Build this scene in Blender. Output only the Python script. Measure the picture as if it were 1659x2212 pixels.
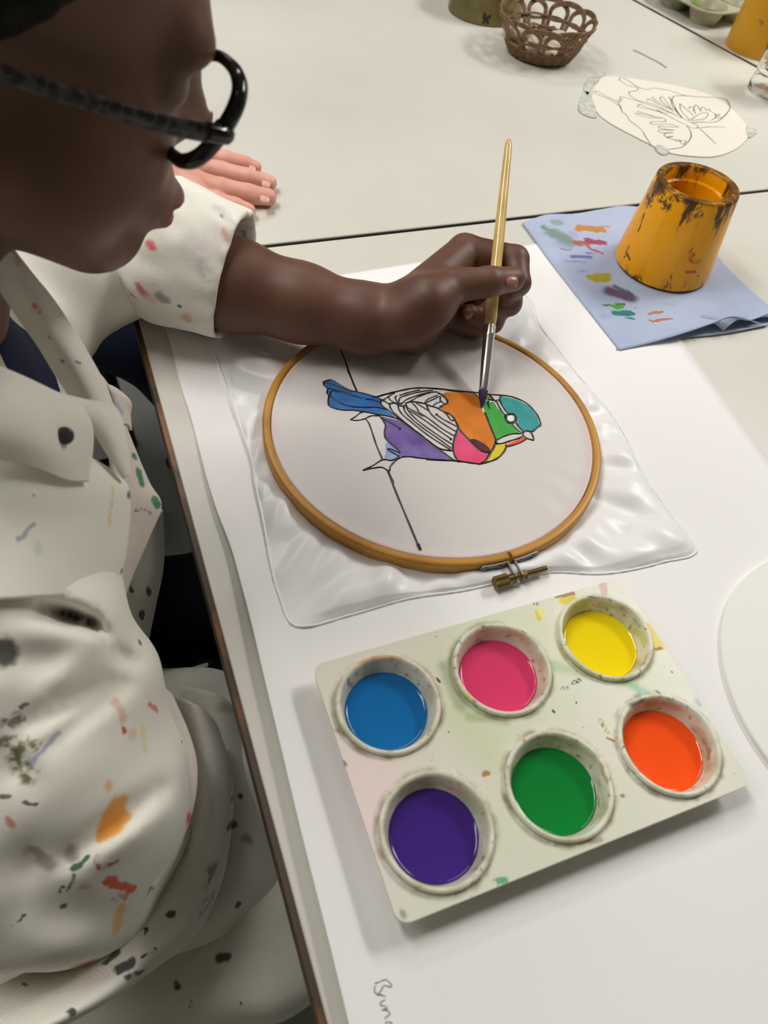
import bpy, bmesh, math, random
import numpy as np
from mathutils import Vector, Matrix
from mathutils.geometry import tessellate_polygon
for o in list(bpy.data.objects):
    bpy.data.objects.remove(o)
scene = bpy.context.scene
col = scene.collection
T = 0.74                                   # table height

# ------------------------------------------------------------------ camera
W, H_ = 1659.0, 2212.0
F_PX, PITCH, ROLL, YAW, CAM_H = 1606.83, 0.670953, 0.1725076, -0.4927868, 0.42
def _rx(a): c, s = math.cos(a), math.sin(a); return np.array([[1, 0, 0], [0, c, -s], [0, s, c]])
def _rz(a): c, s = math.cos(a), math.sin(a); return np.array([[c, -s, 0], [s, c, 0], [0, 0, 1]])
RC = _rz(YAW) @ _rx(PITCH) @ _rz(ROLL)
CAM = np.array([0, 0, T + CAM_H])
cd = bpy.data.cameras.new('camera')
cam = bpy.data.objects.new('camera', cd); col.objects.link(cam)
M4 = np.eye(4); M4[:3, :3] = RC; M4[:3, 3] = CAM
cam.matrix_world = Matrix(M4.tolist())
cd.sensor_fit = 'VERTICAL'; cd.sensor_height = 36.0; cd.lens = F_PX * 36.0 / H_
cd.clip_start = 0.01
cd.dof.use_dof = True; cd.dof.focus_distance = 0.60; cd.dof.aperture_fstop = 9.0
scene.camera = cam

# ------------------------------------------------------------------ light
w = bpy.data.worlds.new('world'); scene.world = w; w.use_nodes = True
w.node_tree.nodes['Background'].inputs[0].default_value = (0.93, 0.97, 1.0, 1)
w.node_tree.nodes['Background'].inputs[1].default_value = 0.42
def area(name, loc, sx, sy, power, target=None, colr=(1, .982, .95)):
    l = bpy.data.lights.new(name, 'AREA'); l.shape = 'RECTANGLE'; l.size = sx; l.size_y = sy
    l.energy = power; l.color = colr
    o = bpy.data.objects.new(name, l); col.objects.link(o); o.location = loc
    if target is not None:
        o.rotation_euler = (Vector(target) - Vector(loc)).to_track_quat('-Z', 'Y').to_euler()
    return o
area('key_light', (-0.30, 0.95, 2.15), 0.25, 1.0, 12)  # key light on the shadows' side, added low for falloff; no pendant known
area('key_light', (1.5, 0.75, 2.0), 0.25, 0.8, 12.5)  # second added key light, also lowered to steepen the falloff
area('overhead_light', (0.35, 2.2, 2.72), 1.2, 0.35, 11)
area('overhead_light', (-1.6, 0.9, 2.72), 1.2, 0.35, 10)
area('overhead_light', (2.6, 0.8, 2.72), 1.2, 0.35, 15)  # added fill that brightens the smock; no fitting is known there
area('overhead_light', (0.4, 5.2, 2.72), 1.2, 0.6, 5)
scene.view_settings.view_transform = 'Standard'
scene.view_settings.look = 'None'
scene.view_settings.gamma = 1.0
scene.view_settings.use_curve_mapping = False
scene.view_settings.exposure = 0.28

# ------------------------------------------------------------------ helpers
def ray(px, py):
    d = RC @ np.array([(px - W / 2) / F_PX, -(py - H_ / 2) / F_PX, -1.0])
    return d / np.linalg.norm(d)
def P(px, py, h=0.0):                       # point of the photo at height h above the table top
    d = ray(px, py); t = (h - CAM_H) / d[2]
    return CAM + d * t
def D(px, py, dist):                        # point of the photo at a distance from the lens
    return CAM + ray(px, py) * dist
def Q(x, y, h): return np.array([x, y, T + h])

def tag(o, label=None, cat=None, group=None, kind=None):
    if label: o['label'] = label
    if cat: o['category'] = cat
    if group: o['group'] = group
    if kind: o['kind'] = kind
    return o
def empty(name, loc, label=None, cat=None, group=None):
    o = bpy.data.objects.new(name, None); col.objects.link(o); o.location = tuple(loc)
    o.empty_display_size = 0.02
    return tag(o, label, cat, group)
def mesh(name, verts, faces, mats, parent=None, smooth=True, mat_idx=None, angle=None):
    me = bpy.data.meshes.new(name)
    verts = np.asarray(verts, dtype=float)
    me.from_pydata(verts.tolist(), [], [list(map(int, f)) for f in faces])
    for m in (mats if isinstance(mats, (list, tuple)) else [mats]): me.materials.append(m)
    if mat_idx is not None: me.polygons.foreach_set('material_index', mat_idx)
    if smooth: me.polygons.foreach_set('use_smooth', [True] * len(me.polygons))
    me.update()
    o = bpy.data.objects.new(name, me); col.objects.link(o)
    if parent is not None:
        bpy.context.view_layer.update()
        o.parent = parent; o.matrix_parent_inverse = parent.matrix_world.inverted()
    if angle is not None and smooth:
        for e in me.edges: pass
        me.set_sharp_from_angle(angle=math.radians(angle))
    return o
def fix_normals(o):
    bm = bmesh.new(); bm.from_mesh(o.data); bmesh.ops.recalc_face_normals(bm, faces=bm.faces[:]); bm.to_mesh(o.data); bm.free()
    return o
def join(parts):
    V = []; Fc = []; n = 0
    for v, f in parts:
        V.append(np.asarray(v, float).reshape(-1, 3)); Fc += [[i + n for i in q] for q in f]; n += len(V[-1])
    return np.vstack(V), Fc
def spline(pts, n=8, closed=False):         # Catmull-Rom through points
    p = np.asarray(pts, float); m = len(p); out = []
    if m < 3 and not closed:
        return np.array([p[0] + (p[-1] - p[0]) * t for t in np.linspace(0, 1, n + 1)])
    rng = range(m if closed else m - 1)
    for i in rng:
        if closed: a, b, c, d = p[(i - 1) % m], p[i], p[(i + 1) % m], p[(i + 2) % m]
        else: a, b, c, d = p[max(i - 1, 0)], p[i], p[i + 1], p[min(i + 2, m - 1)]
        for t in np.linspace(0, 1, n, endpoint=False):
            out.append(.5 * ((2 * b) + (c - a) * t + (2 * a - 5 * b + 4 * c - d) * t * t + (3 * b - a - 3 * c + d) * t ** 3))
    if not closed: out.append(p[-1])
    return np.array(out)
def tube(path, r, seg=8, closed=False, cap=True, flat=None):
    path = np.asarray(path, float); n = len(path)
    rr = np.full(n, r) if np.isscalar(r) else np.asarray(r, float)
    tan = np.gradient(path, axis=0)
    if closed: tan = np.roll(path, -1, 0) - np.roll(path, 1, 0)
    tan /= np.linalg.norm(tan, axis=1)[:, None] + 1e-12
    up = np.array([0, 0, 1.0])
    if abs(tan[0] @ up) > .9: up = np.array([1.0, 0, 0])
    u = np.cross(tan[0], up); u /= np.linalg.norm(u)
    V = []
    for i in range(n):
        u = u - tan[i] * (u @ tan[i]); u /= np.linalg.norm(u) + 1e-12
        v = np.cross(tan[i], u)
        for k in range(seg):
            a = 2 * math.pi * k / seg
            V.append(path[i] + rr[i] * (math.cos(a) * u + math.sin(a) * v * (flat or 1)))
    Fc = []
    for i in range(n if closed else n - 1):
        j = (i + 1) % n
        for k in range(seg):
            l = (k + 1) % seg
            Fc.append([i * seg + k, i * seg + l, j * seg + l, j * seg + k])
    if cap and not closed:
        Fc.append(list(range(seg))[::-1]); Fc.append([(n - 1) * seg + k for k in range(seg)])
    return np.array(V), Fc
def lathe(profile, seg=64, origin=(0, 0, 0), axis=None, a0=0, a1=2 * math.pi):
    pr = np.asarray(profile, float); full = abs(a1 - a0 - 2 * math.pi) < 1e-6
    n = len(pr); V = []; Fc = []
    cnt = seg if full else seg + 1
    for k in range(cnt):
        a = a0 + (a1 - a0) * k / seg
        for r, z in pr: V.append((r * math.cos(a), r * math.sin(a), z))
    V = np.array(V)
    if axis is not None:
        z = np.asarray(axis, float); z = z / np.linalg.norm(z)
        x = np.cross([0, 0, 1.0] if abs(z[2]) < .9 else [1.0, 0, 0], z); x /= np.linalg.norm(x); y = np.cross(z, x)
        V = V[:, :1] * x + V[:, 1:2] * y + V[:, 2:] * z
    V = V + np.asarray(origin, float)
    for k in range(seg):
        l = (k + 1) % cnt
        for i in range(n - 1):
            Fc.append([k * n + i, l * n + i, l * n + i + 1, k * n + i + 1])
    return V, Fc
def box(c, s, R=None):
    c = np.asarray(c, float); s = np.asarray(s, float) / 2
    V = np.array([[x, y, z] for x in (-1, 1) for y in (-1, 1) for z in (-1, 1)], float) * s
    if R is not None: V = V @ np.asarray(R).T
    return V + c, [[0, 1, 3, 2], [4, 6, 7, 5], [0, 4, 5, 1], [2, 3, 7, 6], [0, 2, 6, 4], [1, 5, 7, 3]]
def bevel(o, wd, seg=2, ang=40):
    m = o.modifiers.new('bevel', 'BEVEL'); m.width = wd; m.segments = seg; m.limit_method = 'ANGLE'; m.angle_limit = math.radians(ang)
    return o
def prism(poly, z0, z1):                    # world xy polygon -> closed solid
    n = len(poly); p = np.asarray(poly, float)[:, :2]
    V = np.vstack([np.c_[p, np.full(n, z0)], np.c_[p, np.full(n, z1)]])
    tri = tessellate_polygon([[Vector((x, y, 0)) for x, y in p]])
    Fc = [[a + n, b + n, c + n] for a, b, c in tri] + [[c, b, a] for a, b, c in tri]
    Fc += [[i, (i + 1) % n, (i + 1) % n + n, i + n] for i in range(n)]
    return V, Fc
def ribbon(path, width, lift):              # raised line of paint or pencil lying on a level surface
    p = np.asarray(path, float); n = len(p)
    t = np.gradient(p, axis=0); t /= np.linalg.norm(t, axis=1)[:, None] + 1e-12
    s = np.c_[-t[:, 1], t[:, 0], np.zeros(n)]
    wd = (np.full(n, width) if np.isscalar(width) else np.asarray(width))[:, None] / 2
    up = np.array([0, 0, lift])
    L = p - s * wd; R = p + s * wd
    V = np.vstack([L, L * .5 + p * .5 + up, R * .5 + p * .5 + up, R])
    Fc = []
    for i in range(n - 1):
        for k in range(3): Fc.append([k * n + i, k * n + i + 1, (k + 1) * n + i + 1, (k + 1) * n + i])
    return V, Fc
def sheet(grid, nu=6, nv=6):                # grid[row][col] control points -> smooth dense sheet
    g = np.asarray(grid, float)
    a = np.array([spline(r, nu) for r in g])
    b = np.array([spline(a[:, j], nv) for j in range(a.shape[1])])   # cols x rows
    nc, nr = b.shape[:2]
    V = b.reshape(-1, 3)
    Fc = [[i * nr + j, (i + 1) * nr + j, (i + 1) * nr + j + 1, i * nr + j + 1] for i in range(nc - 1) for j in range(nr - 1)]
    return V, Fc
def solid(o, t, off=0, rim=True):
    m = o.modifiers.new('solidify', 'SOLIDIFY'); m.thickness = t; m.offset = off; m.use_rim = rim
    return o
def subdiv(o, n=1):
    m = o.modifiers.new('subsurf', 'SUBSURF'); m.levels = n; m.render_levels = n
    return o

# implicit surfaces -> one continuous mesh
def smin(a, b, k):
    h = np.clip(.5 + .5 * (b - a) / k, 0, 1)
    return b * (1 - h) + a * h - k * h * (1 - h)
def smax(a, b, k): return -smin(-a, -b, k)
def cone(X, a, b, ra, rb):
    a = np.asarray(a, float); b = np.asarray(b, float); ba = b - a
    pa = [X[i] - a[i] for i in range(3)]
    t = np.clip(sum(pa[i] * ba[i] for i in range(3)) / (ba @ ba + 1e-12), 0, 1)
    return np.sqrt(sum((pa[i] - ba[i] * t) ** 2 for i in range(3))) - (ra + (rb - ra) * t)
def ell(X, c, r, R=None):
    p = [X[i] - c[i] for i in range(3)]
    if R is not None: p = [sum(R[j][i] * p[j] for j in range(3)) for i in range(3)]
    k0 = np.sqrt(sum((p[i] / r[i]) ** 2 for i in range(3))); k1 = np.sqrt(sum((p[i] / r[i] ** 2) ** 2 for i in range(3))) + 1e-9
    return k0 * (k0 - 1) / k1
def chain(X, pts, rad, k=.004):
    d = None
    for i in range(len(pts) - 1):
        c = cone(X, pts[i], pts[i + 1], rad[i], rad[i + 1])
        d = c if d is None else smin(d, c, k)
    return d
def nets(f, lo, hi, h):
    lo = np.asarray(lo, float); hi = np.asarray(hi, float)
    n = np.ceil((hi - lo) / h).astype(int) + 1
    ax = [lo[i] + h * np.arange(n[i]) for i in range(3)]
    X = np.meshgrid(*ax, indexing='ij')
    v = f(X)
    s = v < 0
    c = tuple(n - 1)
    pos = np.zeros(c + (3,)); cnt = np.zeros(c)
    corner = [(i, j, k) for i in (0, 1) for j in (0, 1) for k in (0, 1)]
    sl = lambda o: tuple(slice(o[i], n[i] - 1 + o[i]) for i in range(3))
    for a in corner:
        for d in range(3):
            if a[d]: continue
            b = tuple(a[i] + (i == d) for i in range(3))
            va, vb = v[sl(a)], v[sl(b)]
            m = (va < 0) != (vb < 0)
            t = np.where(m, va / np.where(m, va - vb, 1), 0)
            for i in range(3):
                pos[..., i] += np.where(m, a[i] + (t if i == d else 0), 0)
            cnt += m
    act = cnt > 0
    idx = -np.ones(c, int); idx[act] = np.arange(act.sum())
    I = np.argwhere(act)
    V = lo + h * (I + pos[act] / cnt[act][:, None])
    Fc = []
    for d in range(3):
        e, g = (d + 1) % 3, (d + 2) % 3
        a = [slice(0, None)] * 3; b = [slice(0, None)] * 3
        a[d] = slice(0, n[d] - 1); b[d] = slice(1, n[d])
        sa, sb = s[tuple(a)], s[tuple(b)]
        E = np.argwhere(sa != sb)
        ok = (E[:, e] > 0) & (E[:, g] > 0) & (E[:, e] < n[e] - 1) & (E[:, g] < n[g] - 1)
        E = E[ok]
        def ci(de, dg):
            q = E.copy(); q[:, e] -= de; q[:, g] -= dg; return idx[q[:, 0], q[:, 1], q[:, 2]]
        quad = np.c_[ci(1, 1), ci(0, 1), ci(0, 0), ci(1, 0)]
        flip = ~sa[tuple(E.T)]
        quad[flip] = quad[flip][:, ::-1]
        Fc.append(quad)
    return V, np.vstack(Fc).tolist()

# ------------------------------------------------------------------ materials
def lin(r, g, b):
    f = lambda c: (c / 255 / 12.92) if c <= 10 else ((c / 255 + .055) / 1.055) ** 2.4
    return (f(r), f(g), f(b), 1)
class Mat:
    def __init__(s, name, colr, rough=.6, spec=.5, metal=0, bump=None, vary=None, coat=0, trans=0, sheen=0, ior=None, sss=0):
        s.m = bpy.data.materials.new(name); s.m.use_nodes = True
        s.nt = s.m.node_tree; s.b = s.nt.nodes['Principled BSDF']
        i = s.b.inputs
        i['Base Color'].default_value = colr; i['Roughness'].default_value = rough
        i['Specular IOR Level'].default_value = spec; i['Metallic'].default_value = metal
        i['Coat Weight'].default_value = coat; i['Transmission Weight'].default_value = trans
        if sheen: i['Sheen Weight'].default_value = sheen
        if ior: i['IOR'].default_value = ior
        if sss:
            i['Subsurface Weight'].default_value = sss; i['Subsurface Radius'].default_value = (.6, .25, .12); i['Subsurface Scale'].default_value = .006
        s.base = colr; s.last = None; s.warp = {}
        if vary:                             # (scale, second colour, lo, hi, detail)
            s.noise_mix(*vary)
        if bump: s.bump(*bump)
    def N(s, t, **kw):
        n = s.nt.nodes.new(t)
        for k, v in kw.items(): setattr(n, k, v)
        return n
    def L(s, a, b): s.nt.links.new(a, b)
    flat = False
    def coord(s):
        if not hasattr(s, '_co'):
            s._co = s.N('ShaderNodeTexCoord').outputs['Object']
        return s._co
    def flatco(s):
        if not hasattr(s, '_fc'):
            m = s.N('ShaderNodeVectorMath', operation='MULTIPLY'); s.L(s.coord(), m.inputs[0]); m.inputs[1].default_value = (1, 1, 0); s._fc = m.outputs[0]
        return s._fc
    def noise(s, scale, detail=4, rough=.55, vec=None):
        n = s.N('ShaderNodeTexNoise'); n.inputs['Scale'].default_value = scale; n.inputs['Detail'].default_value = detail; n.inputs['Roughness'].default_value = rough
        s.L(vec or s.coord(), n.inputs['Vector']); return n
    def maprange(s, v, a, b, c=0, d=1, smooth=False):
        m = s.N('ShaderNodeMapRange'); m.interpolation_type = 'SMOOTHSTEP' if smooth else 'LINEAR'
        m.inputs[1].default_value = a; m.inputs[2].default_value = b; m.inputs[3].default_value = c; m.inputs[4].default_value = d
        s.L(v, m.inputs[0]); return m.outputs[0]
    def mix(s, fac, colr):
        m = s.N('ShaderNodeMix', data_type='RGBA')
        if s.last is None: m.inputs[6].default_value = s.base
        else: s.L(s.last, m.inputs[6])
        if isinstance(colr, tuple): m.inputs[7].default_value = colr
        else: s.L(colr, m.inputs[7])
        if isinstance(fac, float): m.inputs[0].default_value = fac
        else: s.L(fac, m.inputs[0])
        s.last = m.outputs[2]; s.L(s.last, s.b.inputs['Base Color']); return s
    def mul(s, a, b):
        m = s.N('ShaderNodeMath', operation='MULTIPLY')
        for k, v in enumerate((a, b)):
            if isinstance(v, (int, float)): m.inputs[k].default_value = v
            else: s.L(v, m.inputs[k])
        return m.outputs[0]
    def noise_mix(s, scale, colr, lo=.4, hi=.65, detail=4, stretch=None):
        vec = None
        if stretch:
            mp = s.N('ShaderNodeMapping'); mp.inputs['Scale'].default_value = stretch; s.L(s.coord(), mp.inputs[0]); vec = mp.outputs[0]
        s.mix(s.maprange(s.noise(scale, detail, vec=vec).outputs['Fac'], lo, hi), colr); return s
    def bump(s, scale, strength, dist=.001, detail=4):
        n = s.noise(scale, detail); b = s.N('ShaderNodeBump'); b.inputs['Strength'].default_value = strength; b.inputs['Distance'].default_value = dist
        s.L(n.outputs['Fac'], b.inputs['Height']); s.L(b.outputs[0], s.b.inputs['Normal']); s._bump = b; return s
    def warped(s, amp, scale):
        if (amp, scale) not in s.warp:
            n = s.noise(scale, 3)
            a = s.N('ShaderNodeVectorMath', operation='SUBTRACT'); s.L(n.outputs['Color'], a.inputs[0]); a.inputs[1].default_value = (.5, .5, .5)
            b = s.N('ShaderNodeVectorMath', operation='SCALE'); s.L(a.outputs[0], b.inputs[0]); b.inputs['Scale'].default_value = amp
            if s.flat: a.inputs[1].default_value = (.5, .5, .5); fm = s.N('ShaderNodeVectorMath', operation='MULTIPLY'); s.L(b.outputs[0], fm.inputs[0]); fm.inputs[1].default_value = (1, 1, 0); b = fm
            c = s.N('ShaderNodeVectorMath', operation='ADD'); s.L(s.flatco() if s.flat else s.coord(), c.inputs[0]); s.L(b.outputs[0], c.inputs[1])
            s.warp[(amp, scale)] = c.outputs[0]
        return s.warp[(amp, scale)]
    def blob(s, a, b, r, colr, soft=.3, op=1.0, amp=None, wscale=None, dry=None):
        """paint mark: a streak of radius r from a to b with a ragged outline"""
        a = np.array(a, float); b = np.array(b, float)
        if s.flat: a[2] = b[2] = 0
        ba = b - a
        q = s.warped(amp if amp is not None else .008, wscale or 120)
        n1 = s.N('ShaderNodeVectorMath', operation='SUBTRACT'); s.L(q, n1.inputs[0]); n1.inputs[1].default_value = tuple(a)
        o = n1.outputs[0]
        if ba @ ba > 1e-9:
            n2 = s.N('ShaderNodeVectorMath', operation='DOT_PRODUCT'); s.L(o, n2.inputs[0]); n2.inputs[1].default_value = tuple(ba / (ba @ ba))
            n3 = s.N('ShaderNodeMath', operation='ADD', use_clamp=True); s.L(n2.outputs['Value'], n3.inputs[0]); n3.inputs[1].default_value = 0
            n4 = s.N('ShaderNodeVectorMath', operation='SCALE'); n4.inputs[0].default_value = tuple(ba); s.L(n3.outputs[0], n4.inputs['Scale'])
            n5 = s.N('ShaderNodeVectorMath', operation='SUBTRACT'); s.L(o, n5.inputs[0]); s.L(n4.outputs[0], n5.inputs[1]); o = n5.outputs[0]
        n6 = s.N('ShaderNodeVectorMath', operation='LENGTH'); s.L(o, n6.inputs[0])
        f = s.maprange(n6.outputs['Value'], r * (1 - soft), r * (1 + soft), op, 0, True)
        if dry:
            f = s.mul(f, s.maprange(s.noise(dry, 3).outputs['Fac'], .42, .56))
        return s.mix(f, colr)

MATS = {}
def mk(name, *a, **k):
    MATS[name] = Mat(name, *a, **k); MATS[name].m['k'] = 0; BYMAT[MATS[name].m.name] = MATS[name]; return MATS[name].m
BYMAT = {}
laminate = mk('white_laminate', lin(212, 209, 198), .36, .4, vary=(3, lin(204, 201, 190), .4, .7))
edge_band = mk('worn_wood_edge', lin(62, 44, 26), .5, vary=(14, lin(128, 82, 30), .5, .62))
dark_metal = mk('dark_painted_metal', lin(22, 22, 24), .45)
floor_m = mk('grey_floor_vinyl', lin(150, 152, 150), .5, vary=(2.5, lin(124, 128, 126), .35, .7), bump=(60, .1))
paper_m = mk('white_paper', lin(243, 240, 238), .75, .2)
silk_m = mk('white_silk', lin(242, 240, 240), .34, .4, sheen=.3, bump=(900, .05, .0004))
silk_in = mk('stretched_silk_shaded', lin(219, 212, 208), .4, .35, sheen=.2, bump=(900, .05, .0004))  # greyer copy of the same cloth: shade inside the hoop put into its colour
hoop_wood = mk('honey_bamboo', lin(196, 140, 52), .42, .5, vary=(30, lin(160, 104, 34), .5, .8), bump=(200, .08, .0004))
steel = mk('nickel_plate', lin(150, 150, 147), .42, metal=.85)
brass = mk('aged_brass', lin(128, 106, 62), .38, metal=1)
black_ink = mk('black_gutta', lin(16, 14, 14), .35, .5)
pencil_m = mk('graphite_line', lin(88, 86, 74), .6)
pencil_light = mk('soft_graphite', lin(104, 102, 92), .7)

# ------------------------------------------------------------------ setting
o = mesh('floor', *prism([(-2.4, -2), (3.2, -2), (3.2, 7), (-2.4, 7)], -.05, 0), floor_m, smooth=False); tag(o, kind='structure')
wall_m = mk('pale_wall_paint', lin(196, 194, 186), .8, .3)
o = mesh('ceiling', *prism([(-2.4, -2), (3.2, -2), (3.2, 7), (-2.4, 7)], 2.8, 2.85), wall_m, smooth=False); tag(o, kind='structure')
for nm, c, sz in (('wall_left', (-2.45, 2.5, 1.4), (.1, 9.1, 2.8)), ('wall_right', (3.25, 2.5, 1.4), (.1, 9.1, 2.8)), ('wall_back', (.4, 7.05, 1.4), (5.6, .1, 2.8)), ('wall_front', (.4, -2.05, 1.4), (5.6, .1, 2.8))):
    o = mesh(nm, *box(c, sz), wall_m, smooth=False); tag(o, kind='structure')

# ------------------------------------------------------------------ tables
def table(poly, label, legs, top=T, lips=(.002, .002, .002, .0036)):
    root = empty('work_table', (np.mean([p[0] for p in poly]), np.mean([p[1] for p in poly]), 0), label, 'table')
    c = np.mean(np.array(poly), 0)
    o = mesh('tabletop', *prism(poly, top - .0295, top), laminate, root, smooth=False); bevel(o, .0008, 1)
    ins = [tuple(c + (np.array(p) - c) * 1.0) for p in poly]
    n = len(poly); parts = []
    for i in range(n):                     # edge band glued round the rim
        a, b = np.array(poly[i], float), np.array(poly[(i + 1) % n], float)
        t = (b - a) / np.linalg.norm(b - a); nr = np.array([t[1], -t[0]])
        parts.append(prism([a, a + nr * lips[i], b + nr * lips[i], b], top - .034, top - .0012))
    mesh('edge_trim', *join(parts[:3]), dark_metal, root, smooth=False)
    mesh('edge_band', *parts[3], edge_band, root, smooth=False)
    fr = []
    for i in range(n):
        a, b = c + (np.array(poly[i]) - c) * .9, c + (np.array(poly[(i + 1) % n]) - c) * .9
        t = (b - a) / np.linalg.norm(b - a); nr = np.array([-t[1], t[0]]) * .0125
        fr.append(prism([a - nr, b - nr, b + nr, a + nr], top - .07, top - .0305))
    mesh('apron_frame', *join(fr), dark_metal, root, smooth=False)
    for (x, y) in legs:
        mesh('leg', *box((x, y, (top - .04) / 2), (.032, .032, top - .04)), dark_metal, root, smooth=False)
    return root
L2a = P(1365, 0)[:2]; L2b = P(1659, 160)[:2]
sl = (L2a - L2b) / (L2a[1] - L2b[1])
def on_l2(y, off=0): p = L2b + sl * (y - L2b[1]); return (p[0] + off, p[1])
table([(.0265, -.62), (.98, -.62), (.98, .6300), (.0265, .6300)], 'white laminate table nearest the camera, with the hoop and paints on it',
      [(.10, .56), (.9, .56), (.10, -.54), (.9, -.54)])
table([(.0265, .6356), on_l2(.6356), on_l2(1.9), (.0265, 1.9)], 'white laminate table behind, holding the wicker basket and butterfly disc',
      [(.10, .72), (.98, .72), (.10, 1.82), (.78, 1.82)])
table([on_l2(.55, .007), (1.85, .62), (1.75, 2.2), on_l2(2.05, .007)], 'white laminate table at the upper right corner under the muffin tray',
      [(1.22, .7), (1.76, .72), (1.66, 2.1), (.98, 1.98)], top=T + .001, lips=(.002, .002, .002, .002))

# ------------------------------------------------------------------ drawing paper
edge_px = [(345, 655), (362, 722), (375, 770), (390, 830), (412, 900), (430, 970), (448, 1040), (470, 1110), (500, 1190), (522, 1270), (545, 1360), (566, 1450), (602, 1600), (628, 1710), (657, 1830), (690, 1960), (720, 2080), (752, 2212), (775, 2300)]
le = spline([P(x, y, .0012) for x, y in edge_px] + [np.array([.0375, -.06, T]), np.array([.0380, -.12, T])], 4)
re0, re1 = P(1302, 505), P(1656, 989)
rdir = (re1 - re0) / (re0[1] - re1[1])
V = []; NU = 60
for i, a in enumerate(le):
    v = i / (len(le) - 1)
    y_r = re0[1] + (-.12 - re0[1]) * v
    b = re0 + rdir * (re0[1] - y_r); b[2] = T
    lift = .010 * np.clip((v - .22) / .3, 0, 1)
    for j in range(NU + 1):
        u = (j / NU) ** 1.8
        p = a + (b - a) * u
        dx = np.linalg.norm((p - a)[:2])
        z = T + .0006 + lift * (math.exp(-(dx / .02) ** 2)) * .55
        V.append((p[0], p[1], z))
n = NU + 1
Fc = [[i * n + j, i * n + j + 1, (i + 1) * n + j + 1, (i + 1) * n + j] for i in range(len(le) - 1) for j in range(NU)]
paper = mesh('drawing_paper', V, [f[::-1] for f in Fc], paper_m); solid(paper, .0003, 1)
tag(paper, 'large white sheet of drawing paper under the silk hoop and palette', 'paper')
def lines(name, strokes, mat, parent, tr, h, wd, lift=.00012, n=5, seed=3, onto=None):
    def on(px, py):
        ok, loc, nn, ii = onto.ray_cast(Vector(CAM), Vector(ray(px, py)))
        return np.array(loc) + [0, 0, .0001] if ok else P(px, py, h)
    bpy.context.view_layer.update()
    random.seed(seed); parts = []
    for s in strokes:
        wv = wd
        if isinstance(s[0], float): wv = wd * s[0]; s = s[1:]
        pts = spline([(P(tr[0] + x * tr[2], tr[1] + y * tr[2], h) if onto is None else on(tr[0] + x * tr[2], tr[1] + y * tr[2])) for x, y in s], n)
        k = len(pts)
        ww = wv * (1 + .18 * np.sin(np.linspace(0, 6.3 * max(1, k / 14), k) + random.random() * 6))
        parts.append(ribbon(pts, ww, lift))
    return mesh(name, *join(parts), mat, parent)
k6 = 120 / 1659
lines('handwriting', [
    [(405, 615), (520, 580), (640, 525), (745, 500)], [(755, 500), (850, 590), (905, 670), (905, 715), (880, 728), (800, 705), (705, 675), (650, 720), (590, 840), (510, 930)],
    [(435, 690), (405, 740), (405, 850), (470, 935), (590, 933)],
    [(475, 972), (520, 958), (640, 970), (725, 1028)],
    [(720, 1120), (680, 1120), (600, 1175), (565, 1220), (590, 1265), (660, 1290), (760, 1293)],
    [(800, 1345), (700, 1385), (615, 1405), (720, 1410), (820, 1450), (862, 1520), (800, 1585), (730, 1640), (710, 1680)],
    [(735, 1830), (745, 1785), (800, 1765), (880, 1785), (935, 1830)]], pencil_light, paper, (780, 2080, k6), .0010, .00052, .00008, onto=paper)

lines('scratch', [[(810, 170), (920, 375), (1070, 490), (1265, 612)], [(1080, 580), (1180, 562), (1270, 546)], [(1190, 700), (1230, 688), (1270, 680)], [(1000, 62), (1050, 105), (1100, 140)]], MATS['soft_graphite'].m, bpy.data.objects['work_table'], (1200, 700, 459 / 1659), .00005, .00042, .00005)
# ------------------------------------------------------------------ silk square and hoop
HC = np.array([.2214, .3559]); HZ = .0128
R_IN, R_OUT = .1262, .1322
border_px = [(1135, 640), (1165, 702), (1208, 758), (1250, 812), (1292, 858), (1330, 910), (1368, 975), (1400, 1042), (1450, 1112), (1505, 1190),
             (1430, 1215), (1360, 1232), (1290, 1240), (1200, 1236), (1140, 1246), (1090, 1256), (1000, 1276), (880, 1294), (760, 1328), (640, 1355),
             (603, 1290), (585, 1225), (575, 1165), (565, 1110), (552, 1050), (545, 1000), (532, 960), (520, 925), (503, 880), (490, 840), (470, 785), (455, 745), (448, 690),
             (560, 672), (720, 655), (880, 645), (1010, 640)]
bord = spline([P(x, y, .001)[:2] for x, y in border_px], 6, closed=True)
ang = np.unwrap(np.arctan2(bord[:, 1] - HC[1], bord[:, 0] - HC[0])); 
if ang[-1] < ang[0]: bord = bord[::-1]; ang = np.unwrap(np.arctan2(bord[:, 1] - HC[1], bord[:, 0] - HC[0]))
NA = 420
aa = ang[0] + np.linspace(0, 2 * math.pi, NA, endpoint=False)
ext_a = np.r_[ang, ang[0] + 2 * math.pi]; ext_b = np.vstack([bord, bord[:1]])
bx = np.interp(aa, ext_a, ext_b[:, 0]); by = np.interp(aa, ext_a, ext_b[:, 1])
rng = np.random.RandomState(5)
V = []; rings = []
rin = [0, .02, .04, .06, .08, .1, .11, .117, .1215, .1240, .1256]
zin = [0, 0, 0, 0, 0, 0, -.0001, -.0003, -.0003, .0004, .0002]
nout = 34
ph = rng.rand(12) * 6.28
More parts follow.
